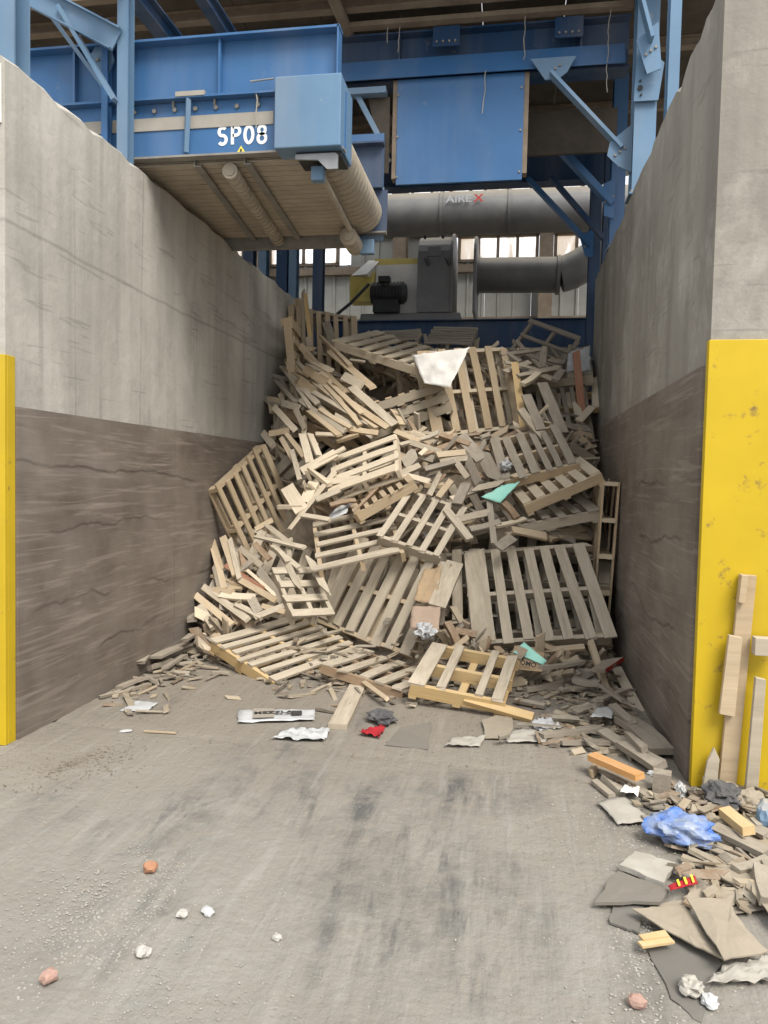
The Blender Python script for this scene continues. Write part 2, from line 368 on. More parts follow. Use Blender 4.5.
# unseen hall roof behind the deck, cut short to let sky light in
MB().box(-9, 6, 12.5, 15.2, 7.9, 8.0).build('ceiling_hall', M['deck'])['kind'] = 'structure'
# back wall: corrugated cladding sheets, girts, windows
wb = empty('wall_back', (-1, 14.8, 0)); wb['kind'] = 'structure'
def clad_panel(x0, x1, z0, z1):
    n = 3; w = (x1-x0)/n; prof = []
    for i in range(n):
        a = x0+i*w
        prof += [(a, 0), (a+w*.78, 0), (a+w*.83, -.035), (a+w*.95, -.035)]
    prof.append((x1, 0))
    vs = [(x, 14.8+y, z) for z in (z0, z1) for x, y in prof] + [(x, 14.83+y, z) for z in (z0, z1) for x, y in prof]; k = len(prof); fs = []
    for i in range(k-1): fs += [(i, i+1, k+i+1, k+i), (2*k+i, 3*k+i, 3*k+i+1, 2*k+i+1)]
    fs += [(0, k, 3*k, 2*k), (k-1, 3*k-1, 4*k-1, 2*k-1)]
    MB().add(vs, fs).build('cladding_sheet', M['clad'], wb)
WIN = [(-6.2, -5.1), (-4.9, -3.5), (-1.09, .39), (.73, 1.9)]
wx = -11.2
while wx < 4.6:
    clad_panel(wx, wx+.88, 0, 5.78 if not -3.5 < wx+.44 < -1.1 else 6.26); clad_panel(wx, wx+.88, 6.26, 6.96); clad_panel(wx, wx+.88, 7.30, 8.0)
    wx += .885
for z in (4.62, 5.62, 6.34): MB().box(-11.2, 5.4, 14.62, 14.74, z-.07, z+.07).build('girt', M['rust'], wb)
for x in (-5.0, -2.2, .55, 3.4): MB().ibeam((x,14.5,0), (x,14.5,8), .25, .26, .02, (0,1,0)).build('wall_column', M['rust'], wb)
wi = 1
for z0, z1, spans in ((5.80, 6.24, WIN), (6.98, 7.28, [(-5.5,-3.2), (-2.4,-.9), (-.62,.25), (.8,1.6)])):
    for a, b in spans:
        e = empty('window_%d' % wi, ((a+b)/2, 14.78, z0)); e['kind'] = 'structure'; wi += 1
        k = max(1, round((b-a)/.37)); s = (b-a)/k
        for i in range(k):
            MB().box(a+i*s+.03, a+(i+1)*s-.03, 14.79, 14.80, z0+.02, z1-.02).build('pane', M['daylight'], e)
        for i in range(k+1): MB().box(a+i*s-.03, a+i*s+.03, 14.74, 14.82, z0, z1).build('mullion', M['rust'], e)
        MB().box(a-.03, b+.03, 14.74, 14.82, z1-.02, z1+.03).build('window_head', M['rust'], e)
        MB().box(a-.03, b+.03, 14.74, 14.82, z0-.03, z0+.02).build('window_sill', M['rust'], e)

# ---------------------------------------------------------------- STEEL FRAME
def column(p, h, w, d, mat, label, group='blue steel columns', plate=True):
    e = empty('steel_column', p, label, 'column', group); x, y, z = p
    MB().ibeam((x,y,z+.015), (x,y,z+h), w, d, .014, (0,1,0)).build('shaft', mat, e)
    if plate:
        b = MB().box(x-w*.62, x+w*.62, y-d*.62, y+d*.62, z, z+.016).build('base_plate', mat, e)
        for sx in (-1, 1): MB().cyl((x+sx*w*.5, y-d*.5, z+.016), (x+sx*w*.5, y-d*.5, z+.04), .012, 6).build('bolt', M['greysteel'], b)
    return e
column((-3.03, 4.13, ZL), 2.3, .235, .15, M['blue_pale'], 'pale blue column on the front end of the left concrete wall')
column((-2.925, 5.36, ZL-.0), 2.3, .085, .10, M['blue_pale'], 'slim pale blue post crossing in front of the conveyor side', plate=False)
column((-3.118, 5.43, ZL), 1.1, .05, .07, M['blue'], 'short thin blue post left of the slim pale post', plate=False)
column((1.10, 7.25, ZR), 1.9, .19, .22, M['blue_pale'], 'pale blue column on the right wall with a bolted node plate')
column((1.06, 5.75, ZR), 2.0, .075, .12, M['blue_pale'], 'slim blue post nearest the camera on the right wall top', plate=False)
column((1.09, 8.85, ZR), 1.9, .15, .18, M['blue'], 'second blue column along the right wall top')
column((1.10, 9.65, ZR), 1.9, .13, .16, M['blue_shaded'], 'third blue column at the far end of the right wall')
column((1.02, 10.45, 0), 6.1, .14, .18, M['blue_shaded'], 'dark blue floor column behind the far end of the right wall')
for x, w_, mk, lab in ((-3.78,.15,'blue_shaded','dark column behind the left wall under the conveyor, leftmost'), (-3.57,.12,'blue_pale','pale column behind the left wall next to the leftmost dark one'),
                 (-3.28,.16,'blue_shaded','dark blue column behind the left wall, third under the conveyor'), (-3.12,.11,'blue_pale','light blue column behind the left wall, fourth under the conveyor'), (-2.755,.14,'blue_shaded','dark blue column at the far left corner of the pallet heap')):
    column((x, 10.48, 0), 6.0, w_, .16, M[mk], lab, 'columns behind the left wall')
def brace(p0, p1, w, h, mat, label, shape='bar', up=(0,1,0), group='blue diagonal braces', gus=None):
    p0, p1 = Vector(p0), Vector(p1); e = empty('diagonal_brace', p0, label, 'brace', group); m = MB()
    {'bar': m.bar, 'channel': m.channel, 'angle': m.angle, 'i': m.ibeam}[shape](p0, p1, w, h, up=up)
    m.build('member', mat, e)
    for i, pts in enumerate(gus or []):
        q = MB().poly(pts, (0,.016,0)).build('gusset_plate', mat, e)
        c = sum((Vector(p) for p in pts), Vector())/len(pts)
        for k in range(3): MB().cyl(c+Vector((.04*(k-1), -.014, .03*(k-1))), c+Vector((.04*(k-1), .0, .03*(k-1))), .013, 6).build('bolt', M['greysteel'], q)
    return e
def vec(p, dy=0): return (p[0], p[1]+dy, p[2])
# left frame above the wall
brace((-3.95,5.30,5.32), (-2.96,5.30,4.78), .05, .17, M['blue_pale'], 'sloping blue stringer beam at the top left above the wall', 'channel', (0,0,1))
brace((-3.66,5.40,5.16), (-3.11,5.40,4.46), .03, .07, M['blue_pale'], 'rear of the two thin braces in front of the conveyor web', 'angle')
brace((-3.42,5.29,5.05), (-2.97,5.29,4.34), .03, .075, M['blue_pale'], 'front of the two thin braces at the slim pale post', 'bar', gus=[[(-3.28,5.43,4.72),(-3.12,5.43,4.60),(-3.06,5.43,4.72),(-3.10,5.43,4.88),(-3.2,5.43,4.86)]])
brace((-2.95,4.2,5.24), (-2.95,7.5,5.30), .12, .16, M['blue_shaded'], 'upper blue beam running back above the conveyor at top left', 'i', (0,0,1))
brace((-2.62,4.6,5.55), (-2.62,7.5,5.55), .10, .14, M['blue_shaded'], 'second blue beam running back above the conveyor at top left', 'i', (0,0,1))
# cross beams
def cross_beam(y, x0, x1, z0, z1, mat, label, stiff=()):
    e = empty('cross_beam', ((x0+x1)/2, y, z0), label, 'beam', 'blue cross beams'); t = .016
    MB().box(x0, x1, y-.006, y+.006, z0+t, z1-t).build('web', mat, e)
    MB().box(x0, x1, y-.11, y+.11, z0, z0+t).build('bottom_flange', mat, e)
    MB().box(x0, x1, y-.11, y+.11, z1-t, z1).build('top_flange', mat, e)
    for x in stiff: MB().box(x-.008, x+.008, y-.10, y+.10, z0+t, z1-t).build('stiffener', mat, e)
    return e
b1 = cross_beam(7.62, -3.4, 1.0, 5.50, 5.98, M['blue_shaded'], 'deep blue cross beam above the hanging blue panel', (-2.0, -1.2, .55))
MB().poly([(-1.9,7.52,5.72),(.95,7.52,5.72),(.95,7.42,5.49),(-1.9,7.42,5.49)], (0,.012,0)).build('sloping_chute_plate', M['blue'], b1)
for x0 in (-.86, .30):
    p = MB().box(x0, x0+.26, 7.46, 7.475, 5.78, 5.97).build('splice_plate', M['blue_shaded'], b1)
    for i in range(4): MB().cyl((x0+.04+i*.06, 7.44, 5.82), (x0+.04+i*.06, 7.46, 5.82), .011, 6).build('bolt', M['greysteel'], p)
o = MB().box(-1.82, 1.0, 7.38, 7.47, 5.985, 6.03).build('timber_ledger', M['rust']); tag(o, 'long dusty ledger strip above the deep blue cross beam', 'beam')
cross_beam(9.0, -3.4, 1.05, 5.50, 5.72, M['rust'], 'dust covered cross beam behind the hanging blue panel')
cross_beam(10.3, -3.6, 1.1, 5.50, 5.95, M['blue_shaded'], 'rearmost dark blue cross beam under the deck')
pn = empty('hanging_panel', (-.6, 7.5, 4.54), 'large square blue sheet panel hanging below the cross beam', 'panel')
MB().box(-1.20, .03, 7.48, 7.51, 4.485, 5.50).build('sheet', M['blue'], pn, .004)
for x in (-1.19, .005):
    for z in (4.56, 4.95, 5.35): MB().cyl((x, 7.47, z), (x, 7.48, z), .011, 8).build('bolt', M['greysteel'], pn)
MB().box(.03, .075, 7.49, 7.60, 4.55, 5.50).build('edge_angle', M['rust'], pn)
MB().box(-1.245, -1.20, 7.49, 7.60, 4.55, 5.50).build('edge_angle', M['rust'], pn)
o = MB().box(.08, 1.0, 8.3, 8.34, 5.05, 5.50).build('chute_wall', M['deck']); tag(o, 'dark dusty plate between the hanging panel and the right columns', 'panel')
# knee braces to the right columns
brace((.27,7.36,5.40), (.93,7.32,4.66), .03, .12, M['blue_pale'], 'front knee brace from the cross beam to the right column', 'bar', gus=[
    [(.08,7.38,5.56),(.50,7.38,5.56),(.42,7.38,5.42),(.34,7.38,5.36),(.22,7.38,5.36)], [(1.02,7.30,4.88),(.82,7.30,4.72),(.80,7.30,4.60),(.90,7.30,4.50),(1.02,7.30,4.44)]])
brace((.95,6.95,5.95), (1.10,6.95,5.42), .03, .12, M['blue_pale'], 'short brace at the upper right corner of the picture', 'bar', gus=[[(.98,7.0,5.45),(1.16,7.0,5.60),(1.20,7.0,5.20),(1.08,7.0,5.16)]])
brace((.38,8.72,5.30), (1.0,8.70,4.62), .07, .14, M['blue'], 'channel shaped knee brace to the second right column', 'channel', gus=[[(.92,8.68,4.86),(1.05,8.68,4.92),(1.05,8.68,4.48),(.94,8.68,4.52)]])
brace((.37,9.55,5.28), (1.02,9.55,4.52), .05, .10, M['blue_shaded'], 'thin knee brace to the third right column', 'channel')
brace((.10,10.2,5.52), (.94,10.2,4.62), .06, .09, M['blue'], 'rearmost knee brace in front of the grimy windows', 'channel', gus=[[(.80,10.18,4.78),(.98,10.18,4.86),(.98,10.18,4.50),(.88,10.18,4.52)]])
node = empty('node_plate', (1.08, 7.1, 5.0), 'bolted pale blue node plate with holes on the right column', 'plate')
MB().poly([(.99,7.10,4.98),(1.20,7.10,4.98),(1.24,7.10,5.30),(1.06,7.10,5.46),(1.00,7.10,5.30)], (0,.016,0)).build('plate', M['blue_pale'], node)
for x, z, r in ((1.10,5.23,.022),(1.13,5.27,.010),(1.04,5.09,.022),(1.04,5.15,.010),(1.05,5.03,.010)): MB().cyl((x,7.085,z), (x,7.1,z), r, 12).build('bolt', M['black'], node)
# lamp behind the conveyor head
lm = empty('work_lamp', (-1.5, 8.4, 5.08), 'small lit lamp hanging behind the conveyor head', 'lamp')
MB().cyl((-1.5,8.4,5.22), (-1.5,8.4,5.12), .03, 12, .10).build('shade', M['galv'], lm)
MB().cyl((-1.5,8.4,5.13), (-1.5,8.4,5.07), .055, 12, .04).build('bulb', M['bulb'], lm)
MB().cyl((-1.5,8.4,5.22), (-1.5,8.4,6.1), .008, 6).build('cord', M['black'], lm)

# ---------------------------------------------------------------- CONVEYOR
cv = empty('belt_conveyor', (-2.3, 6.4, 3.95), 'blue belt conveyor marked SP08 crossing over the left wall', 'conveyor')
YF, YB = 5.50, 7.38
def side(y, s, mat):
    # upper web with folded flanges, lower side beam
    MB().box(-8.5, -1.31, y-.006, y+.006, 4.42, 4.83).build('upper_side_plate', mat, cv)
    MB().box(-8.5, -1.30, y-.09, y+.02, 4.825, 4.842).build('top_flange', mat, cv)
    MB().box(-8.5, -1.31, y-.07, y+.02, 4.405, 4.422).build('middle_flange', mat, cv)
    MB().box(-8.5, -1.26, y-.008, y+.008, 3.99, 4.40).build('lower_side_plate', mat, cv)
    MB().box(-8.5, -1.26, y-.06, y+.02, 3.975, 3.99).build('bottom_flange', M['greysteel'], cv)
side(YF, 1, M['blue']); side(YB, -1, M['blue_shaded'])
MB().box(-1.318, -1.306, YF-.09, YF+.02, 4.41, 4.84).build('end_plate', M['blue'], cv)
for x in (-2.22, -3.4): MB().box(x-.008, x+.008, YF-.06, YF-.006, 4.42, 4.825).build('stiffener', M['blue'], cv)
MB().box(-8.5, -1.81, YF-.016, YF-.008, 4.20, 4.295).build('rubber_skirt', M['stripe'], cv)
for x in [-2.92+i*.165 for i in range(7)]:
    b = MB().cyl((x,YF-.024,4.345), (x,YF-.008,4.345), .017, 8).build('bolt', M['greysteel'], cv)
for x in (-2.94,-2.6,-2.27,-1.93): MB().box(x-.008, x+.008, YF-.028, YF-.008, 4.36, 4.41).build('clip', M['greysteel'], cv)
MB().bar((-2.46,YF-.06,4.40), (-2.49,YF-.03,4.02), .035, .02).build('tensioner_strut', M['blue_pale'], cv)
MB().box(-2.56, -2.33, YF-.075, YF-.045, 4.415, 4.45).build('dusty_bracket', M['stripe'], cv)
MB().cyl((-1.98,YF-.05,4.50), (-1.80,YF-.05,4.51), .007, 6).build('pin', M['galv'], cv)
gb = MB().box(-1.762, -1.268, YF-.14, YF+.25, 3.965, 4.475).build('guard_box', M['blue_pale'], cv, .008)
MB().box(-1.62, -1.28, YF-.05, YF+.2, 3.93, 3.965).build('box_foot', M['black'], gb)
# belt: return strand, carrying strand, head pulley wrapped by the belt
PX, PZ, PR = -1.49, 4.16, .185
bl = MB()
for i in range(18):
    y0 = YF+.06+i*(YB-YF-.12)/18; y1 = YF+.06+(i+1)*(YB-YF-.12)/18-.012
    bl.box(-8.5, PX, y0, y1, PZ-PR-.012, PZ-PR+.004)
bl.box(-8.5, PX, YF+.06, YB-.06, PZ-PR, PZ-PR+.014).box(-8.5, PX, YF+.06, YB-.06, PZ+PR-.014, PZ+PR)
bl.build('belt', M['belt'], cv)
pl = MB()
for i in range(18):
    y0 = YF+.06+i*(YB-YF-.12)/18; y1 = YF+.06+(i+1)*(YB-YF-.12)/18-.022
    pl.cyl((PX,y0,PZ), (PX,y1,PZ), PR+.006, 28)
pl.cyl((PX,YF+.06,PZ), (PX,YB-.06,PZ), PR-.014, 28); pl.cyl((PX,YF-.02,PZ), (PX,YB+.06,PZ), .04, 12)
pl.build('head_pulley', M['belt'], cv)
# underside cross angles and spiral return roller
for xa, xb in ((-2.45,-2.64), (-2.05,-2.18)): MB().angle((xa,YF+.02,3.93), (xb,YB-.02,3.94), .06, .06, .01).build('cross_angle', M['greysteel'], cv)
sp = MB().cyl((-2.17,YF+.04,3.90), (-2.35,YB-.04,3.93), .038, 12)
for i in range(22):
    pa, pb = (Vector((-2.17,YF+.04,3.90)).lerp(Vector((-2.35,YB-.04,3.93)), (i+q)/22) for q in (.1,.68)); sp.cyl(pa, pb, .06, 14)
sp.build('return_roller', M['belt'], cv)
MB().box(-8.5, -1.55, YB-.02, YB+.03, 3.86, 4.02).build('far_lower_rail', M['greysteel'], cv)
sc = MB().cyl((-1.47,YF+.10,3.86), (-1.575,YB+.02,3.93), .026, 10).build('scraper_bar', M['belt'], cv)
MB().box(-1.53, -1.44, YF+.04, YF+.11, 3.80, 3.90).build('scraper_bracket', M['blue_pale'], sc)
MB().poly([(-1.62,YF-.07,3.945),(-1.32,YF-.07,3.945),(-1.30,YF-.07,3.93),(-1.30,YF-.07,3.83),(-1.38,YF-.07,3.83),(-1.45,YF-.07,3.90),(-1.62,YF-.07,3.91)], (0,.02,0)).build('bearing_bracket', M['galv'], cv)
sn = MB()
for i in range(4): sn.cyl((-1.57,YB-.34+i*.09,3.86), (-1.57,YB-.27+i*.09,3.86), .085, 16)
sn.cyl((-1.57,YB-.36,3.86), (-1.57,YB+.04,3.86), .05, 12); sn.build('snub_roller', M['belt'], cv)
hb = MB().box(-1.64, -1.31, YB+.02, YB+.06, 4.45, 4.96).build('far_head_plate', M['blue'], cv, .004)
MB().box(-1.64, -1.30, YB+.02, YB+.05, 3.92, 4.44).build('far_bearing_plate', M['blue_pale'], cv, .004)
MB().box(-1.52, -1.38, YB-.05, YB+.02, 3.78, 3.92).build('bearing_block', M['blue_pale'], cv, .008)
MB().channel((-1.62,YB+.1,5.35), (-1.40,YB+.1,4.95), .05, .11, up=(0,1,0)).build('hanger_brace', M['blue_pale'], cv)
MB().box(-1.85, -1.30, YB+.0, YB+.10, 5.34, 5.40).build('hanger_rail', M['blue_pale'], cv)
MB().poly([(-1.50,YB+.14,5.36),(-1.28,YB+.14,5.36),(-1.28,YB+.14,4.62),(-1.34,YB+.14,4.62)], (0,.02,0)).build('chute_side', M['deck'], cv)
def text(body, size, p, mat, parent, name='lettering', bold=.0, sx=1.0):
    cu = bpy.data.curves.new(name, 'FONT'); cu.body = body; cu.size = size; cu.extrude = .0015; cu.offset = bold
    o = bpy.data.objects.new(name, cu); C.objects.link(o)
    dg = bpy.context.evaluated_depsgraph_get(); me = bpy.data.meshes.new_from_object(o.evaluated_get(dg)); bpy.data.objects.remove(o)
    for v in me.vertices: v.co.x *= sx
    me.materials.clear(); org = Vector(); q = parent
    while q: org += q.location; q = q.parent
    return link(name, me, mat, parent, Vector(p)-org, (PI/2, 0, 0))
def arc(cx, cz, rx, rz, a0, a1, n=14): return [(cx+rx*math.cos(math.radians(a0+(a1-a0)*i/n)), cz+rz*math.sin(math.radians(a0+(a1-a0)*i/n))) for i in range(n+1)]
def stroke_text(glyphs, org, h, w, mat, parent, adv):
    for gi, g in enumerate(glyphs):
        mb = MB()
        for line in g:
            n = len(line); L = []; Rr = []
            for i, p in enumerate(line):
                a = Vector(line[max(0, i-1)]); b = Vector(line[min(n-1, i+1)]); t = (b-a).normalized(); nn = Vector((-t.y, t.x))
                P0 = Vector(p)*h; L.append(P0+nn*w/2); Rr.append(P0-nn*w/2)
            for i in range(n-1):
                mb.poly([(org[0]+gi*adv+q.x, org[1], org[2]+q.y) for q in (L[i], L[i+1], Rr[i+1], Rr[i])], (0,.003,0))
        mb.build('letter', mat, parent)
GL_S = [arc(.27,.72,.20,.22,35,250)+arc(.27,.28,.22,.24,75,-145)]
GL_P = [[(.10,0),(.10,1.0)], [(.10,.94)]+arc(.30,.72,.22,.225,90,-90)+[(.10,.495)]]
GL_0 = [arc(.30,.49,.23,.44,0,360,24)]
GL_8 = [arc(.30,.71,.19,.215,0,360,20), arc(.30,.255,.225,.24,0,360,20)]
stroke_text([GL_S, GL_P, GL_0, GL_8], (-2.245,YF-.012,4.068), .135, .024, M['metal_white'], cv, .102)
st = MB().poly([(-2.10,YF-.014,3.995),(-2.02,YF-.014,3.995),(-2.06,YF-.014,4.055)], (0,.004,0)).build('warning_sticker', M['sticker'], cv)
MB().box(-2.067, -2.053, YF-.017, YF-.014, 4.008, 4.03).build('symbol', M['print'], st)

# ---------------------------------------------------------------- FAN, DUCTS, PLATFORM
pf = empty('platform_beam', (-.9, 10.75, 3.58), 'dark blue platform beam across the back of the bay under the fan', 'beam')
MB().box(-3.6, 1.3, 10.70, 10.72, 3.58, 3.81).build('web', M['blue_shaded'], pf)
MB().box(-3.6, 1.3, 10.63, 10.78, 3.805, 3.82).build('top_flange', M['blue_shaded'], pf)
MB().box(-3.6, 1.3, 10.63, 10.78, 3.42, 3.44).box(-3.6, 1.3, 10.70, 10.72, 3.44, 3.58).build('bottom_flange', M['blue_shaded'], pf)
o = MB().box(-4.2, 2.4, 10.8, 13.4, 3.74, 3.80).build('platform_deck', M['greysteel']); tag(o, 'grey steel platform deck carrying the fan and motor', 'platform')
fa = empty('blower_fan', (-1.3, 11.7, 3.80), 'grey centrifugal fan with black motor and yellow guard on the platform', 'fan')
MB().poly([(-2.38,11.3,3.82),(-.80,11.3,3.82),(-.80,11.3,4.06),(-2.30,11.3,4.06)], (0,.9,0)).build('base_frame', M['fan'], fa, .01)
# narrow scroll housing seen edge-on: rounded top
hz = MB(); prof = []
for i in range(13):
    a = PI*i/12; prof.append((11.75-.48*math.cos(a), 4.86+.42*math.sin(a)))
prof = [(11.27,4.06)] + prof + [(12.23,4.06)]
hz.poly([(-1.45,y,z) for y, z in prof], (.50,0,0)); ho = hz.build('scroll_housing', M['fan'], fa, .01)
hf = MB().poly([(-.95,11.75+(y-11.75)*1.06,4.06+(z-4.06)*1.04) for y, z in prof], (.03,0,0)).build('housing_flange', M['fan'], ho)
MB().poly([(-.62,11.75+(y-11.75)*1.0,4.06+(z-4.06)*1.0) for y, z in prof], (.04,0,0)).build('back_plate', M['fan'], ho)
MB().box(-1.30, -1.10, 11.24, 11.28, 4.88, 5.02).build('inspection_hatch', M['fan'], ho, .004)
for x in (-1.36, -1.05):
    MB().poly([(x,11.27,4.86),(x+.05,11.27,4.86),(x+.09,11.2,4.76),(x+.06,11.2,4.72)], (.015,0,0)).build('hatch_clamp', M['black'], ho)
for x in (-1.35, -1.08): MB().cyl((x,11.30,5.16), (x,11.26,5.17), .02, 8).build('bolt', M['black'], ho)
mt = MB().cyl((-2.14,11.30,4.36), (-1.66,11.30,4.36), .155, 20).build('motor', M['black'], fa, .01)
mm = MB()
for i in range(9): mm.cyl((-2.10+i*.05,11.30,4.36), (-2.085+i*.05,11.30,4.36), .168, 20)
mm.build('cooling_fins', M['black'], mt)
MB().cyl((-1.66,11.3,4.36), (-1.61,11.3,4.36), .17, 20, .12).build('motor_end_bell', M['black'], mt)
MB().box(-2.02, -1.85, 11.15, 11.30, 4.50, 4.58).build('terminal_box', M['black'], mt)
MB().box(-2.1, -1.72, 11.18, 11.42, 4.06, 4.24).build('motor_foot', M['black'], mt)
bgd = MB().poly([(-2.46,11.2,4.22),(-2.46,11.2,4.60),(-2.24,11.55,4.90),(-2.14,11.55,4.90),(-2.14,11.2,4.22)], (0,.28,0)).build('belt_guard', M['guard_yellow'], fa, .008)
MB().poly([(-2.44,11.18,4.60),(-2.20,11.18,4.62),(-2.06,11.53,4.92),(-2.24,11.53,4.92)], (0,.28,.01)).build('guard_cover', M['white'], bgd)
MB().box(-2.12, -1.45, 11.50, 11.54, 4.08, 4.84).build('rear_panel', M['white'], fa)
MB().box(-2.14, -1.45, 11.50, 11.74, 4.84, 4.93).build('rear_rail', M['guard_yellow'], fa)
MB().tube([(-2.15,11.1,4.45), (-2.40,11.0,4.15), (-2.72,10.9,3.86)], .024, 8).build('cable', M['black'], fa)
def duct(name, p0, p1, r, label, seams, bend=None):
    e = empty(name, p0, label, 'duct', 'grey ventilation ducts')
    p0, p1 = Vector(p0), Vector(p1)
    MB().cyl(p0, p1, r, 36).build('straight_section', M['duct'], e)
    for f in seams: q = p0.lerp(p1, f); d = (p1-p0).normalized(); MB().cyl(q-d*.025, q+d*.025, r+.028, 36).build('flange_ring', M['duct'], e)
    if bend:
        b_ = Vector(bend); mbb = MB(); pts = [p1, p1.lerp(b_, .12)-Vector((0,0,.035)), p1.lerp(b_, .30)-Vector((0,0,.05)), b_]
        for q0, q1 in zip(pts, pts[1:]): mbb.cyl(q0, q1+(q1-q0).normalized()*.10, r, 36)
        mbb.build('bend_section', M['duct'], e)
    return e
du = duct('ventilation_duct', (-3.4,12.8,6.02), (2.6,12.8,6.02), .345, 'large grey duct lettered AIREX high behind the panel', (.36, .545, .9))
text('AIRE', .165, (-1.155,12.41,6.07), M['galv'], du, bold=.002, sx=1.25)
text('X', .165, (-.70,12.41,6.07), M['red'], du, bold=.003, sx=1.25)
MB().cyl((-2.6,12.8,6.36), (-2.6,12.8,7.95), .012, 6).build('hanger_rod', M['rust'], du); MB().cyl((1.6,12.8,6.36), (1.6,12.8,7.95), .012, 6).build('hanger_rod', M['rust'], du)
duct('ventilation_duct', (-.6,11.85,4.74), (.66,11.85,4.72), .265, 'grey duct leaving the fan to the right below the windows', (.02, .98), (1.7,11.85,5.30))

# ---------------------------------------------------------------- PALLETS AND BOARDS
def board_mesh(name, bend=0, chip=0, point=0, seed=0, twist=0):
    r = random.Random(seed); n = 4; vs = []; fs = []
    for i in range(n+1):
        t = i/n-.5; z = bend*(1-4*t*t)-bend*.5; w = .5; c = twist*t; sh = 0
        if i in (0, n):
            w = .5*(1-point); 
        a = r.uniform(-.018, .018)
        for k, (y, zz) in enumerate(((-w,-.5), (w,-.5), (w,.5), (-w,.5))):
            x = t + (r.uniform(-chip, chip) if i in (0, n) else 0)
            if point and i in (0, n): y += .22*(1 if i else -1)
            vs.append((x, y+a+sh, zz+z+c*y*2))
    for i in range(n):
        for k in range(4): a, b = i*4+k, i*4+(k+1) % 4; fs.append((a, b, b+4, a+4))
    fs += [(3,2,1,0), (n*4, n*4+1, n*4+2, n*4+3)]
    me = bpy.data.meshes.new(name); me.from_pydata(vs, [], fs)
    bm = bmesh.new(); bm.from_mesh(me); bmesh.ops.recalc_face_normals(bm, faces=bm.faces); bm.to_mesh(me); bm.free()
    return me
SHAPES = [dict(), dict(bend=.5, seed=1), dict(chip=.03, seed=2), dict(bend=-.4, chip=.02, seed=3), dict(chip=.05, twist=.4, seed=4), dict(point=.72, chip=.06, seed=5), dict(point=.5, bend=.4, chip=.05, seed=6)]
BM = {}
def bmesh_for(shape, mat):
    k = (shape, mat)
    if k not in BM:
        BM[k] = board_mesh('board', **SHAPES[shape]); BM[k].materials.append(M[mat])
    return BM[k]
NPAL = [0]
def pallet(c, e, L, W, label, top='dust', str_='dust', widths=None, skip=(), thick=.125, rand=.02, under=True, nstr=3, front=None, seed=None, fan=0):
    """deck face at local z=0, deck boards along local Y, stringers along local X"""
    r = random.Random(seed if seed is not None else NPAL[0]*13+5); NPAL[0] += 1
    root = empty('wooden_pallet', c, label, 'pallet', 'wooden pallets in the heap', e)
    widths = widths or [.135,.09,.09,.09,.09,.09,.12]
    tot = sum(widths); k = L/1.2; gap = (L-tot*k)/(len(widths)-1); x = -L/2
    for i, w_ in enumerate(widths):
        w_ *= k
        if i not in skip:
            link('deck_board', bmesh_for(r.choice((0,0,1,2,3,4)), r.choice(top) if isinstance(top, (list, tuple)) else top), None, root,
                 (x+w_/2+r.uniform(-.006,.006), r.uniform(-rand,rand), -.009), (r.uniform(-.01,.01), 0, PI/2+r.uniform(-rand,rand)*.9+fan*((x+w_/2)/L-.5)), (W*r.uniform(.97,1.01), w_, .018))
        x += w_+gap
    sh = thick-.036
    for i in range(nstr):
        y = -W/2+.02+i*(W-.04)/(nstr-1)
        m = front if (front and i == 0) else str_
        link('stringer', bmesh_for(r.choice((0,2)), m), None, root, (0, y, -.018-sh/2), (0,0,r.uniform(-.006,.006)), (L*1.005, .038, sh))
    if under:
        for f, w_ in ((-.46,.1), (-.02,.1), (.46,.1)):
            link('bottom_board', bmesh_for(r.choice((0,1,2)), str_), None, root, (f*L, 0, -thick+.009), (0,0,PI/2), (W, w_*k, .018))
    return root
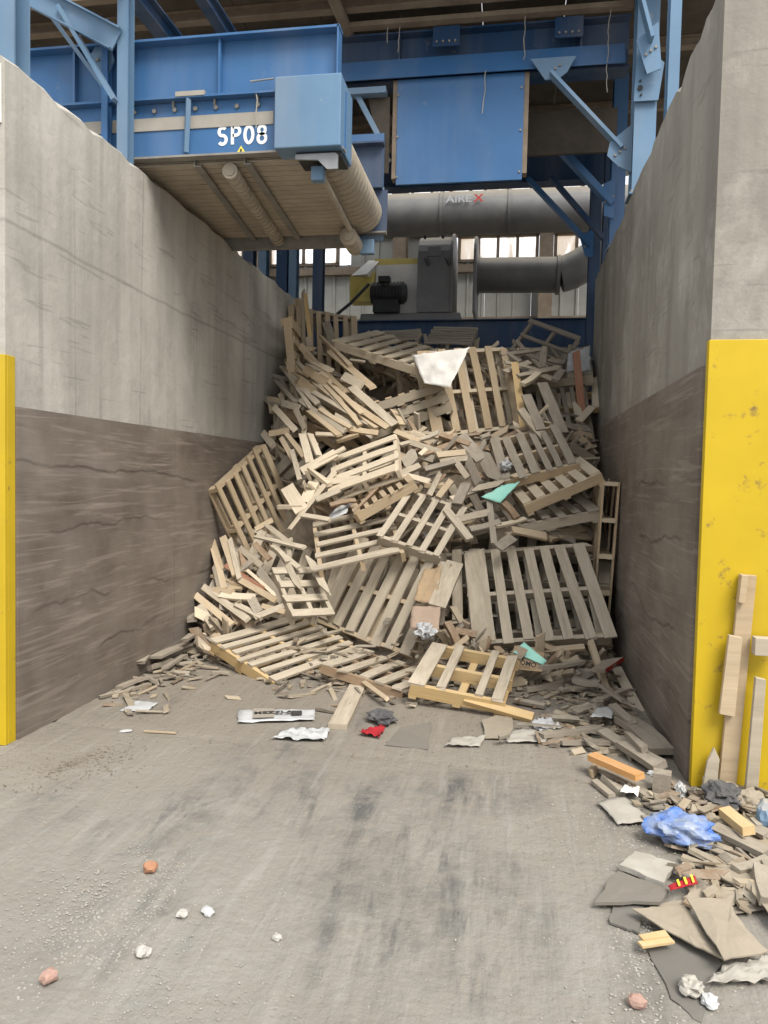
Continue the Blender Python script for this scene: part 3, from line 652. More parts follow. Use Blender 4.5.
PAL = {
 'floor_left': ([-1.805, 6.056, 0.17], [0.087, 0.242, -0.537], 0.828, 0.994),
 'big_tilt': ([-1.116, 6.577, 0.555], [-1.031, -0.109, 2.57], 1.156, 0.875),
 'upright_right': ([0.225, 6.563, 0.648], [-0.771, 0.096, -3.06], 1.127, 1.012),
 'front_small': ([-0.276, 5.404, 0.223], [-0.226, -0.088, 3.017], 0.656, 0.686),
 'mid': ([-0.761, 6.769, 1.207], [-0.626, -0.275, 2.996], 0.587, 0.731),
 'left_wall': ([-2.497, 7.336, 1.285], [-1.361, 0.462, -1.74], 1.043, 0.919),
 'pale_flat': ([-1.387, 8.975, 3.154], [0.306, 0.321, -0.292], 1.173, 0.977),
 'end_stack': ([-1.128, 8.618, 2.474], [0.718, 0.981, -1.069], 0.658, 0.616),
 'paper': ([-0.455, 8.394, 2.575], [-1.359, 0.125, -2.58], 1.117, 0.953),
 'r13': ([0.196, 7.697, 1.893], [-0.51, 0.267, -3.07], 0.717, 0.9),
 'r13b': ([0.545, 8.97, 2.352], [-1.002, 0.141, -3.111], 0.693, 0.882),
 'top_right': ([0.396, 9.753, 3.327], [-0.494, 0.671, -2.033], 0.784, 0.679),
 'dark1': ([-0.792, 9.752, 3.439], [-0.043, 0.452, -1.633], 0.771, 0.591),
 'dark2': ([-1.451, 9.704, 3.441], [0.056, 0.336, -1.498], 0.791, 0.511),
 'shelf': ([0.407, 7.329, 1.605], [-0.248, 0.432, -3.043], 0.752, 0.662),
 'under_shelf': ([0.283, 7.323, 1.314], [-0.181, 0.21, -3.002], 0.97, 0.722),
 'behind_big': ([-1.397, 6.803, 1.046], [0.258, 0.388, -1.239], 0.947, 0.769),
 'left_low': ([-1.752, 6.341, 0.587], [-0.029, 0.616, -0.899], 0.607, 0.403),
 'whitish': ([-1.429, 7.299, 1.73], [0.43, 0.589, -1.364], 0.645, 0.712),
 'stair': ([-1.3, 7.335, 1.498], [0.218, -0.538, 0.217], 0.636, 0.894),
 'front_under': ([-0.942, 5.768, 0.094], [-0.057, 0.153, -0.298], 0.696, 0.728),
 'pale_small': ([0.753, 9.25, 2.65], [-0.855, 0.035, 3.055], 0.532, 0.502),
 'under_big': ([-1.104, 6.948, 0.425], [-1.038, -0.062, 2.715], 1.21, 0.753),
 'behind_upright': ([0.284, 6.896, 0.515], [-0.429, 0.081, -3.121], 1.153, 0.94),
 'under_mid': ([-0.52, 6.782, 0.619], [-0.737, 0.165, 3.081], 0.552, 0.844),
}
BOARDS = [
 ('ul','tan',(-2.761,9.2,3.506,1.64,1.525,0.0,0.436,0.078,0.025)),
 ('ul','tan',(-2.685,9.25,3.515,1.876,1.531,0.0,0.563,0.079,0.025)),
 ('ul','dust',(-2.576,9.1,3.427,1.895,1.539,0.0,0.885,0.039,0.025)),
 ('ul','fresh',(-2.52,9.1,3.519,1.541,1.432,0.0,0.632,0.051,0.025)),
 ('ul','dust',(-2.441,8.95,3.095,1.531,1.443,0.0,0.342,0.075,0.025)),
 ('ul','grey',(-2.482,9.5,3.449,1.446,1.327,0.0,0.356,0.093,0.025)),
 ('ul','grey',(-2.318,9.4,3.403,1.142,1.249,0.0,0.307,0.105,0.025)),
 ('ul','tan',(-2.004,8.168,2.477,0.198,0.457,-0.61,1.699,0.079,0.02)),
 ('ul','dust',(-2.057,8.173,2.558,0.256,0.514,-0.789,1.443,0.068,0.02)),
 ('ul','dust',(-1.924,8.008,2.35,0.738,0.398,-0.488,1.109,0.044,0.02)),
 ('ul','tan',(-1.858,8.067,2.511,0.271,0.535,-0.791,1.032,0.067,0.02)),
 ('ul','tan',(-1.555,7.873,2.283,0.664,0.5,-0.48,0.754,0.075,0.02)),
 ('ul','tan',(-2.041,8.61,3.036,0.153,0.545,-0.822,0.814,0.048,0.02)),
 ('ul','tan',(-1.817,8.377,2.808,0.467,0.536,-0.704,0.967,0.092,0.02)),
 ('ul','pale',(-2.154,8.45,2.84,0.368,0.384,-0.627,0.312,0.094,0.02)),
 ('ul','pale',(-1.734,8.17,2.645,1.199,0.404,-0.609,0.337,0.101,0.02)),
 ('ul','dust',(-1.469,7.926,2.353,0.607,0.589,-0.561,0.781,0.097,0.02)),
 ('ul','dust',(-2.43,8.306,2.604,0.14,0.56,-0.9,1.049,0.058,0.02)),
 ('ul','grey',(-2.539,8.275,2.537,0.154,0.503,-0.827,0.606,0.058,0.02)),
 ('ul','pale',(-2.447,7.934,2.211,0.786,0.488,-0.814,0.591,0.067,0.02)),
 ('ul','dust',(-2.421,8.073,2.362,1.184,0.24,-0.522,0.281,0.079,0.02)),
 ('ul','dust',(-2.24,7.851,2.188,0.907,0.617,-0.986,0.405,0.055,0.02)),
 ('ul','tan',(-1.834,7.756,2.19,0.484,0.409,-0.629,0.552,0.053,0.02)),
 ('ul','dust',(-1.927,7.963,2.384,0.447,0.405,-0.615,0.686,0.066,0.02)),
 ('ul','tan',(-2.333,8.399,2.722,0.294,0.46,-0.743,1.096,0.059,0.02)),
 ('ul','tan',(-2.121,8.381,2.765,1.043,0.509,-0.793,1.044,0.07,0.02)),
 ('ul','dust',(-2.004,7.847,2.237,0.983,0.438,-0.674,0.889,0.054,0.02)),
 ('ul','tan',(-1.802,7.917,2.364,0.334,0.557,-0.826,0.906,0.054,0.02)),
 ('ul','dust',(-2.32,8.236,2.563,0.542,0.504,-0.82,0.793,0.069,0.02)),
 ('ul','tan',(-1.944,7.741,2.142,0.383,0.465,-0.697,0.61,0.064,0.02)),
 ('ul','dust',(-1.631,7.721,2.121,0.801,0.464,-0.394,0.531,0.053,0.02)),
 ('ul','tan',(-1.528,7.649,2.064,0.972,0.162,0.07,0.35,0.063,0.02)),
 ('ul','tan',(-2.35,8.631,2.971,0.681,0.545,-0.892,0.765,0.084,0.02)),
 ('ul','tan',(-2.539,8.665,2.946,0.141,0.643,-1.051,0.527,0.073,0.02)),
 ('ml','tan',(-2.272,7.544,1.835,0.486,0.574,-0.903,0.55,0.053,0.02)),
 ('ml','tan',(-2.209,7.583,1.894,0.506,0.531,-0.821,0.49,0.053,0.02)),
 ('ml','pale',(-2.074,7.512,1.857,0.226,0.7,-1.083,0.461,0.083,0.02)),
 ('ml','pale',(-2.0,7.548,1.91,-0.225,0.64,-1.003,0.395,0.073,0.02)),
 ('ml','pale',(-1.884,7.628,2.022,0.986,0.041,-0.255,0.272,0.042,0.02)),
 ('ml','pale',(-1.897,7.353,1.725,0.917,-0.53,0.371,0.394,0.101,0.02)),
 ('ml','tan',(-2.459,7.808,2.052,1.271,-0.178,-0.117,0.249,0.066,0.02)),
 ('ml','pale',(-1.853,7.014,1.379,-0.093,-0.778,0.963,0.778,0.058,0.02)),
 ('ml','pale',(-1.916,7.077,1.433,0.216,-0.838,1.33,0.259,0.108,0.02)),
 ('ml','pale',(-2.057,7.04,1.364,0.654,0.557,-0.854,0.416,0.137,0.02)),
 ('ml','pale',(-2.075,6.972,1.286,0.193,-0.034,-0.177,0.268,0.039,0.02)),
 ('ml','tan',(-2.297,6.866,1.116,1.152,-0.507,0.254,0.183,0.048,0.02)),
 ('ml','dust',(-2.112,6.741,1.034,0.969,0.386,-0.618,0.552,0.047,0.02)),
 ('ml','dust',(-2.075,6.673,0.969,0.385,0.121,-0.35,0.56,0.056,0.02)),
 ('ml','dust',(-2.048,6.571,0.873,0.126,0.436,-0.676,0.29,0.055,0.02)),
 ('ml','brown',(-2.234,6.627,0.879,0.74,0.43,-0.705,0.297,0.056,0.02)),
 ('ml','pale',(-1.846,7.197,1.576,0.1,0.415,-0.657,0.354,0.059,0.02)),
 ('ml','dust',(-1.714,7.008,1.41,0.865,-0.415,0.23,0.249,0.067,0.02)),
 ('ml','dust',(-1.793,6.827,1.2,0.61,0.1,-0.282,0.329,0.057,0.02)),
 ('ml','pale',(-1.781,7.401,1.804,0.57,-0.501,0.303,0.308,0.061,0.02)),
 ('ml','dust',(-2.145,7.376,1.699,0.376,0.67,-1.065,0.494,0.051,0.02)),
 ('ml','pale',(-1.608,7.18,1.556,1.418,-0.138,0.232,0.335,0.059,0.02)),
 ('ml','brown',(-1.555,6.96,1.344,0.587,-0.202,0.377,0.254,0.057,0.02)),
 ('ll','tan',(-2.646,6.616,0.7,0.404,0.594,-0.967,0.567,0.057,0.02)),
 ('ll','tan',(-2.587,6.712,0.823,0.604,0.577,-0.939,0.568,0.068,0.02)),
 ('ll','dust',(-2.513,6.662,0.794,0.415,0.611,-1.001,0.565,0.048,0.02)),
 ('ll','tan',(-2.732,6.765,0.83,0.673,0.592,-0.941,0.476,0.049,0.02)),
 ('ll','tan',(-2.572,6.293,0.382,0.624,0.306,-0.602,0.619,0.064,0.02)),
 ('ll','dust',(-2.472,6.317,0.443,0.624,0.295,-0.578,0.711,0.064,0.02)),
 ('ll','pale',(-2.37,6.342,0.502,0.558,-0.016,-0.302,0.355,0.082,0.02)),
 ('ll','red',(-2.341,6.481,0.653,0.972,0.287,-0.549,0.57,0.046,0.02)),
 ('ll','grey',(-2.333,6.601,0.784,0.516,-0.675,0.484,0.233,0.066,0.02)),
 ('ll','tan',(-2.165,6.349,0.561,0.94,0.269,-0.507,0.477,0.054,0.02)),
 ('ll','pale',(-2.167,6.407,0.625,0.701,0.385,-0.627,0.483,0.03,0.02)),
 ('ll','grey',(-2.008,6.314,0.569,1.025,0.492,-0.735,0.659,0.072,0.02)),
 ('ll','dust',(-1.973,6.556,0.832,0.335,0.386,-0.591,0.357,0.055,0.02)),
 ('ll','dust',(-1.647,6.387,0.733,0.483,0.591,-0.877,0.536,0.062,0.02)),
 ('ll','grey',(-2.152,6.218,0.44,0.455,0.548,-0.84,0.187,0.08,0.02)),
 ('ll','dust',(-2.205,6.198,0.401,0.482,0.221,-0.471,0.334,0.053,0.02)),
 ('ll','tan',(-1.976,6.176,0.438,1.042,0.113,-0.313,0.244,0.044,0.02)),
 ('ll','dust',(-2.351,6.645,0.826,1.072,0.349,-0.645,0.392,0.057,0.02)),
 ('ll','dust',(-1.884,6.423,0.717,0.775,0.594,-0.893,0.432,0.054,0.02)),
 ('ll','dust',(-2.61,6.248,0.323,0.489,0.459,-0.752,0.333,0.064,0.02)),
 ('ll','dust',(-2.001,6.161,0.413,0.964,-0.397,0.224,0.276,0.053,0.02)),
 ('mc','brown',(-1.281,7.082,1.452,0.571,-0.671,0.896,0.588,0.03,0.02)),
 ('mc','grey',(-0.985,7.395,1.778,0.707,-0.696,1.015,0.257,0.119,0.02)),
 ('mc','pale',(-0.847,7.473,1.862,0.593,-0.645,0.777,0.139,0.05,0.02)),
 ('mc','tan',(-0.574,7.441,1.83,0.78,-0.125,0.206,0.289,0.08,0.02)),
 ('mc','brown',(-0.699,7.499,1.89,0.548,-0.369,0.406,0.389,0.07,0.02)),
 ('mc','grey',(-0.391,7.526,1.902,0.57,0.641,-0.765,0.408,0.131,0.02)),
 ('mc','grey',(-0.359,7.308,1.687,1.032,0.722,-1.094,0.425,0.078,0.02)),
 ('mc','dust',(-0.464,7.305,1.688,0.875,0.671,-0.872,0.279,0.059,0.02)),
 ('mc','dust',(-0.704,7.131,1.539,0.814,-0.74,1.222,0.311,0.048,0.02)),
 ('mc','tan',(-0.605,7.1,1.498,0.814,-0.685,1.011,0.255,0.057,0.02)),
 ('mc','grey',(-0.441,7.059,1.451,0.057,-0.738,1.235,0.276,0.104,0.02)),
 ('mc','dust',(-0.843,7.506,1.898,1.087,0.287,-0.356,0.389,0.06,0.02)),
 ('mc','grey',(-0.204,7.366,1.731,0.865,0.714,-1.031,0.492,0.128,0.02)),
 ('mc','grey',(-0.152,6.842,1.214,-0.064,0.768,-1.404,0.54,0.055,0.02)),
 ('mc','brown',(-0.003,6.989,1.325,0.511,0.693,-0.574,0.246,0.065,0.02)),
 ('mc','pale',(0.02,6.896,1.206,0.385,-0.189,0.629,0.325,0.055,0.02)),
 ('mc','grey',(0.427,7.071,1.111,0.78,0.394,0.3,0.422,0.057,0.02)),
 ('mc','tan',(0.197,6.895,1.112,0.807,0.184,0.478,0.353,0.083,0.02)),
 ('mc','tan',(0.608,7.211,1.08,0.478,0.07,0.728,0.411,0.087,0.02)),
 ('mc','grey',(-0.02,6.688,1.04,0.669,-0.47,0.784,0.202,0.098,0.02)),
 ('mc','tan',(0.107,7.378,1.651,0.388,-0.265,0.84,0.237,0.069,0.02)),
 ('mc','dust',(-0.958,7.581,1.965,0.65,-0.283,0.245,0.317,0.051,0.02)),
 ('mc','dust',(-0.534,7.384,1.775,1.046,-0.154,0.206,0.298,0.059,0.02)),
 ('mc','grey',(-0.674,7.322,1.713,0.81,-0.278,0.314,0.309,0.059,0.02)),
 ('mc','dust',(-0.204,7.158,1.53,1.17,-0.239,0.295,0.347,0.057,0.02)),
 ('mc','dust',(-0.324,6.871,1.256,1.126,-0.235,0.3,0.334,0.064,0.02)),
 ('mc','grey',(-0.206,6.796,1.173,0.636,-0.265,0.323,0.287,0.064,0.02)),
 ('mc','dust',(-0.451,6.786,1.178,0.38,0.639,-0.779,0.419,0.073,0.02)),
 ('mc','brown',(-0.556,7.593,1.981,0.727,0.303,-0.268,0.337,0.061,0.02)),
 ('mc','tan',(-1.044,7.63,2.007,0.771,0.335,-0.413,0.32,0.062,0.02)),
 ('mc','dust',(-0.999,7.265,1.647,0.803,-0.414,0.402,0.306,0.068,0.02)),
 ('mc','pale',(-0.877,7.191,1.586,0.879,0.228,-0.314,0.274,0.058,0.02)),
 ('ur','grey',(0.429,8.299,2.38,0.16,0.883,-1.094,0.741,0.122,0.02)),
 ('ur','grey',(0.227,8.13,2.312,0.202,0.887,-1.048,0.505,0.109,0.02)),
 ('ur','grey',(0.513,8.779,2.786,0.412,-0.569,1.203,0.286,0.083,0.02)),
 ('ur','pale',(0.19,8.442,2.697,0.41,-0.435,1.028,0.374,0.068,0.02)),
 ('ur','dust',(0.303,8.7,2.815,0.786,-0.227,0.839,0.72,0.059,0.02)),
 ('ur','grey',(0.339,8.923,3.007,0.327,0.74,-1.66,0.411,0.084,0.02)),
 ('ur','grey',(0.493,9.014,2.979,0.812,0.032,0.623,0.293,0.085,0.02)),
 ('ur','tan',(0.801,8.516,2.117,1.111,0.302,0.69,0.223,0.08,0.02)),
 ('ur','tan',(0.798,8.393,2.002,1.175,0.734,0.279,0.172,0.09,0.02)),
 ('ur','pale',(0.82,8.723,2.35,0.489,-0.406,1.17,0.489,0.082,0.02)),
 ('ur','dust',(0.316,8.72,2.772,0.994,0.269,0.411,0.284,0.07,0.02)),
 ('ur','dust',(0.052,8.64,2.863,0.61,-0.361,0.839,0.441,0.07,0.02)),
 ('ur','grey',(0.079,8.888,3.065,0.689,-0.193,0.661,0.59,0.06,0.02)),
 ('ur','dust',(0.136,8.69,2.868,0.683,0.172,0.404,0.498,0.059,0.02)),
 ('ur','dust',(0.755,8.673,2.281,0.466,0.889,-1.332,0.61,0.082,0.02)),
 ('ur','dust',(0.218,8.031,2.172,0.645,0.826,-0.472,0.435,0.086,0.02)),
 ('ur','grey',(0.668,8.58,2.323,0.286,0.095,0.779,0.416,0.092,0.02)),
 ('ur','grey',(0.689,8.449,2.177,0.922,0.066,0.816,0.445,0.091,0.02)),
 ('ur','grey',(-0.038,8.749,3.015,0.383,0.607,-0.454,0.312,0.071,0.02)),
 ('ybp','fresh',(0.079,8.35,2.485,0.41,1.169,-1.204,0.822,0.078,0.03)),
 ('rbp','red',(0.755,8.95,2.717,0.182,1.191,-1.354,0.829,0.084,0.03)),
 ('stickA','dust',(0.189,9.55,3.139,0.489,0.746,-0.75,0.599,0.052,0.02)),
 ('plankfloor','dust',(-1.052,5.034,0.02,0.0,-0.0,1.636,0.99,0.122,0.035)),
 ('stick1','tan',(-0.965,5.325,0.066,0.609,0.003,-1.007,0.651,0.03,0.02)),
 ('stick2','tan',(0.729,5.975,0.147,-0.103,0.607,-1.347,0.562,0.05,0.03)),
 ('wallplank','dust',(0.928,5.85,0.024,0.302,0.098,-1.531,0.905,0.074,0.03)),
 ('wideplank','dust',(-0.502,6.3,0.7,0.255,-0.661,1.302,0.526,0.145,0.035)),
 ('brownstud','brown',(-0.413,6.05,0.318,0.429,0.917,-0.703,0.254,0.058,0.05)),
 ('tr','grey',(0.849,4.741,0.06,0.004,0.0,-1.352,0.572,0.148,0.02)),
 ('tr','grey',(0.714,4.533,0.05,0.193,-0.0,-1.131,0.487,0.071,0.02)),
 ('tr','grey',(0.671,5.361,0.06,0.102,-0.0,-0.566,0.097,0.105,0.02)),
 ('tr','grey',(0.633,4.052,0.02,-0.134,0.0,-0.99,0.403,0.076,0.02)),
 ('tr','grey',(0.779,4.344,0.06,0.199,0.0,-1.12,0.341,0.081,0.02)),
 ('tr','grey',(0.519,3.929,0.02,-0.007,-0.0,-1.195,0.188,0.04,0.02)),
 ('tr','grey',(0.576,3.967,0.02,-0.238,-0.0,-1.168,0.166,0.046,0.02)),
 ('tr','tan',(0.502,4.174,0.02,-0.248,-0.0,1.209,0.167,0.036,0.02)),
 ('tr','grey',(0.608,5.709,0.1,-0.004,-0.0,-0.331,0.2,0.071,0.02)),
 ('tr','grey',(0.525,5.669,0.06,-0.025,-0.0,0.621,0.284,0.055,0.02)),
 ('tr','grey',(0.421,4.76,0.03,-0.099,-0.0,0.523,0.442,0.094,0.02)),
 ('tr','grey',(0.496,4.615,0.02,-0.18,-0.0,0.226,0.308,0.105,0.02)),
 ('tr','grey',(0.425,5.697,0.22,-0.078,-0.0,0.681,0.427,0.055,0.02)),
 ('tr','grey',(0.759,5.406,0.1,-0.092,-0.0,0.961,0.364,0.053,0.02)),
 ('tr','grey',(0.764,4.443,0.1,0.17,0.0,-1.338,0.244,0.038,0.02)),
 ('tr','grey',(0.749,5.376,0.12,-0.249,-0.0,-1.281,0.41,0.053,0.02)),
 ('tr','grey',(0.76,4.988,0.1,0.125,-0.0,-1.349,0.348,0.056,0.02)),
 ('tr','grey',(0.592,5.258,0.04,0.17,-0.0,0.812,0.326,0.051,0.02)),
 ('tr','grey',(0.292,5.712,0.04,-0.19,-0.0,0.712,0.354,0.055,0.02)),
 ('tr','grey',(0.185,5.31,0.03,0.213,-0.0,-0.431,0.225,0.044,0.02)),
 ('ystr','fresh',(-0.03,5.05,0.055,0.626,0.14,-0.216,0.472,0.063,0.04)),
 ('orange','orange',(0.59,4.04,0.1,0.0,0.0,-0.847,0.327,0.075,0.03)),
 ('tanstick','tan',(0.435,6.2,0.223,0.66,-0.158,0.0,0.416,0.051,0.03)),
 ('blk','grey',(0.814,3.96,0.07,0.0,0.0,-0.233,0.087,0.081,0.1)),
 ('tl','grey',(-2.89,5.729,0.12,0.054,-0.0,1.869,0.74,0.07,0.02)),
 ('tl','grey',(-2.723,5.817,0.12,-0.084,-0.0,1.462,0.538,0.114,0.02)),
 ('tl','grey',(-2.879,6.237,0.15,-0.043,-0.0,1.501,0.534,0.056,0.02)),
 ('tl','grey',(-2.684,5.08,0.05,-0.135,-0.0,1.327,0.303,0.071,0.02)),
 ('tl','grey',(-2.57,5.684,0.05,-0.271,-0.0,0.867,0.113,0.086,0.02)),
 ('tl','grey',(-2.622,5.216,0.04,-0.239,-0.0,-0.745,0.266,0.04,0.02)),
 ('tl','grey',(-2.734,4.858,0.02,0.201,-0.0,1.131,0.188,0.031,0.02)),
 ('tl','grey',(-2.84,6.524,0.3,-0.129,-0.0,1.907,0.71,0.087,0.02)),
 ('tl','tan',(-2.733,6.39,0.12,0.261,-0.0,0.569,0.143,0.047,0.02)),
 ('tl','grey',(-2.729,5.613,0.05,-0.15,-0.0,1.383,0.284,0.051,0.02)),
 ('tl','grey',(-2.641,5.683,0.06,-0.141,-0.0,1.639,0.435,0.052,0.02)),
 ('tl','grey',(-2.664,6.096,0.2,0.007,-0.0,1.694,0.499,0.063,0.02)),
 ('tl','tan',(-2.619,6.433,0.04,-0.186,-0.0,1.504,0.344,0.038,0.02)),
 ('tl','grey',(-2.627,5.066,0.02,-0.076,-0.0,1.219,0.189,0.039,0.02)),
 ('tl','grey',(-2.68,4.947,0.02,0.274,-0.0,1.22,0.181,0.039,0.02)),
 ('fr','fresh',(1.04,3.495,0.1,0.115,-0.0,-1.298,0.194,0.058,0.02)),
 ('fr','grey',(1.028,3.398,0.06,0.094,-0.0,-0.882,0.262,0.072,0.02)),
 ('fr','grey',(0.97,3.445,0.03,0.039,-0.0,-0.635,0.195,0.047,0.02)),
 ('fr','grey',(1.107,3.578,0.05,0.124,-0.0,-0.909,0.218,0.07,0.02)),
 ('fr','grey',(1.019,3.198,0.05,0.132,-0.0,0.618,0.197,0.044,0.02)),
 ('fr','fresh',(0.536,2.597,0.04,0.015,-0.0,0.422,0.124,0.03,0.008)),
 ('fr','fresh',(0.537,2.626,0.045,0.066,-0.0,0.422,0.102,0.03,0.008)),
 ('fr','grey',(1.006,3.011,0.06,-0.135,-0.0,-1.771,0.266,0.056,0.02)),
 ('rnd','tan',(-1.669,7.632,1.992,0.699,-0.325,0.137,0.243,0.044,0.02)),
 ('rnd','tan',(-2.701,8.285,2.368,0.032,0.653,-1.115,0.274,0.084,0.02)),
 ('rnd','dust',(-2.624,6.539,0.616,1.007,0.606,-0.98,0.361,0.046,0.02)),
 ('rnd','tan',(-2.608,6.551,0.6,0.912,0.593,-0.977,0.495,0.055,0.02)),
 ('rnd','tan',(-0.614,7.417,1.687,0.625,-0.064,0.085,0.121,0.098,0.02)),
 ('rnd','tan',(-0.367,5.959,0.273,1.097,-0.503,0.694,0.215,0.038,0.02)),
 ('rnd','tan',(-2.709,8.364,2.443,0.874,0.19,-0.478,0.294,0.069,0.02)),
 ('rnd','dust',(0.112,9.049,3.131,-0.048,-0.158,0.778,0.161,0.078,0.02)),
 ('rnd','tan',(-2.529,6.418,0.518,1.183,-0.0,-0.301,0.223,0.08,0.02)),
 ('rnd','dust',(-1.521,7.823,2.174,0.705,-0.078,0.444,0.296,0.034,0.02)),
 ('rnd','tan',(-2.017,7.869,2.111,0.26,0.321,-0.526,0.204,0.043,0.02)),
 ('rnd','brown',(0.879,9.776,3.251,0.479,-0.266,1.068,0.376,0.073,0.02)),
 ('rnd','pale',(0.185,6.03,0.152,0.101,0.178,0.468,0.133,0.069,0.02)),
 ('rnd','grey',(-2.6,6.545,0.544,-0.004,0.784,-1.445,0.371,0.077,0.02)),
 ('rnd','dust',(0.469,6.036,0.028,1.354,0.001,1.019,0.332,0.055,0.02)),
 ('rnd','dust',(-1.783,8.198,2.54,0.588,0.675,-1.109,0.237,0.041,0.02)),
 ('rnd','grey',(0.741,6.2,0.064,0.768,-0.0,1.054,0.645,0.042,0.02)),
 ('rnd','grey',(-0.282,7.636,1.919,-0.063,-0.709,1.205,0.241,0.055,0.02)),
 ('rnd','grey',(-0.292,7.228,1.497,0.734,-0.335,0.444,0.286,0.067,0.02)),
 ('rnd','grey',(0.831,8.465,2.009,-0.515,-0.167,1.005,0.537,0.066,0.02)),
 ('rnd','tan',(-2.061,7.587,1.891,0.328,-0.474,0.311,0.186,0.055,0.02)),
 ('rnd','brown',(-0.139,5.967,0.287,-0.179,-0.743,1.187,0.151,0.048,0.02)),
 ('rnd','dust',(-1.703,8.28,2.61,1.152,0.347,-0.548,0.234,0.056,0.02)),
 ('rnd','dust',(-1.978,6.645,0.903,0.559,0.742,-1.31,0.3,0.042,0.02)),
 ('rnd','pale',(0.291,5.97,0.117,0.862,0.551,-1.047,0.324,0.065,0.02)),
 ('rnd','brown',(-1.465,7.977,2.236,0.749,0.676,-1.034,0.172,0.039,0.02)),
 ('rnd','dust',(0.866,9.663,3.062,-0.224,-0.282,1.066,0.623,0.054,0.02)),
 ('rnd','tan',(-0.706,7.176,1.523,0.181,-0.019,0.055,0.181,0.091,0.02)),
 ('rnd','brown',(0.436,6.236,0.186,1.182,0.402,0.28,0.321,0.084,0.02)),
 ('rnd','dust',(-1.814,8.268,2.625,-0.093,0.659,-1.037,0.184,0.043,0.02)),
 ('rnd','brown',(-2.238,8.109,2.371,-0.079,0.35,-0.597,0.158,0.077,0.02)),
 ('rnd','grey',(-2.504,6.405,0.481,-0.466,0.767,-1.343,0.307,0.084,0.02)),
 ('rnd','grey',(-2.032,7.988,2.319,0.759,0.489,-0.742,0.387,0.043,0.02)),
 ('rnd','tan',(-2.168,8.044,2.261,0.013,0.574,-0.886,0.285,0.075,0.02)),
 ('rnd','dust',(-2.08,7.579,1.881,1.563,0.227,-0.431,0.205,0.044,0.02)),
 ('rnd','dust',(-1.88,7.744,1.997,0.364,0.45,-0.661,0.219,0.061,0.02)),
 ('rnd','tan',(0.731,7.894,1.572,0.661,-0.07,0.922,0.499,0.084,0.02)),
 ('rnd','grey',(-2.723,8.645,2.742,0.964,0.206,-0.443,0.365,0.051,0.02)),
 ('rnd','tan',(-2.535,6.209,0.208,0.71,0.413,-0.712,0.322,0.087,0.02)),
 ('rnd','pale',(0.199,6.038,0.166,0.058,-0.247,0.838,0.287,0.046,0.02)),
 ('rnd','brown',(-2.387,6.308,0.384,0.47,0.497,-0.798,0.387,0.089,0.02)),
 ('rnd','tan',(-1.566,7.81,2.163,0.913,0.257,-0.484,0.122,0.068,0.02)),
 ('rnd','dust',(-2.586,7.818,1.971,0.955,0.498,-0.828,0.309,0.072,0.02)),
 ('rnd','dust',(0.872,7.36,0.836,0.807,-0.045,0.924,0.277,0.054,0.02)),
 ('rnd','brown',(-2.414,6.642,0.774,-0.022,0.648,-1.069,0.277,0.069,0.02)),
 ('rnd','brown',(-1.01,7.874,2.109,-0.37,-0.656,2.153,0.345,0.039,0.02)),
 ('rnd','grey',(-0.727,7.385,1.623,0.307,-0.294,0.296,0.27,0.06,0.02)),
 ('rnd','tan',(0.175,6.118,0.219,0.514,0.154,0.502,0.27,0.077,0.02)),
 ('rnd','grey',(0.737,7.656,1.346,-0.231,-0.675,1.44,0.489,0.078,0.02)),
 ('rnd','dust',(-2.486,6.371,0.442,0.378,0.161,-0.466,0.384,0.056,0.02)),
 ('rnd','dust',(-0.529,7.621,1.942,0.213,0.632,-0.841,0.245,0.039,0.02)),
 ('rnd','tan',(-0.714,7.696,2.026,0.188,-0.535,0.608,0.116,0.062,0.02)),
 ('rnd','tan',(-0.564,7.652,1.97,-0.44,-0.769,1.621,0.25,0.048,0.02)),
 ('rnd','brown',(-2.213,8.387,2.581,0.527,0.691,-1.126,0.535,0.079,0.02)),
 ('rnd','dust',(0.779,8.277,1.876,1.826,0.431,0.604,0.419,0.097,0.02)),
 ('rnd','grey',(-0.814,7.455,1.797,1.259,0.225,-0.282,0.146,0.076,0.02)),
 ('rnd','pale',(-2.56,8.261,2.427,0.961,0.606,-0.992,0.331,0.054,0.02)),
 ('rnd','dust',(-2.226,8.646,2.851,0.704,-0.158,-0.105,0.259,0.051,0.02)),
 ('rnd','dust',(0.793,6.614,0.156,0.798,0.632,0.422,0.215,0.075,0.02)),
 ('rnd','tan',(-1.619,7.947,2.241,0.057,0.568,-0.282,0.325,0.037,0.02)),
 ('rnd','dust',(0.827,6.572,0.12,0.567,0.282,0.712,0.273,0.071,0.02)),
 ('rnd','tan',(-2.54,6.572,0.601,0.002,0.145,-0.436,0.435,0.064,0.02)),
 ('rnd','grey',(-2.279,8.487,2.781,-0.218,0.417,-0.725,0.348,0.043,0.02)),
 ('rnd','tan',(-1.102,7.724,2.045,0.182,-0.244,0.177,0.167,0.075,0.02)),
 ('rnd','grey',(0.393,7.3,1.25,0.251,0.236,0.446,0.178,0.045,0.02)),
 ('rnd','tan',(-2.378,8.325,2.499,0.218,-0.361,0.042,0.305,0.06,0.02)),
 ('rnd','tan',(-2.467,6.481,0.555,0.379,-0.138,-0.176,0.237,0.088,0.02)),
 ('rnd','tan',(0.532,7.204,1.099,0.528,-0.133,0.837,0.508,0.089,0.02)),
 ('rnd','dust',(-2.381,8.221,2.464,0.775,0.61,-0.981,0.501,0.038,0.02)),
 ('rnd','tan',(-1.199,7.95,2.234,-0.033,0.646,-0.962,0.289,0.072,0.02)),
 ('rnd','brown',(-2.173,8.441,2.724,0.656,0.329,-0.59,0.348,0.048,0.02)),
 ('rnd','pale',(0.432,7.194,1.134,1.618,0.381,0.34,0.223,0.045,0.02)),
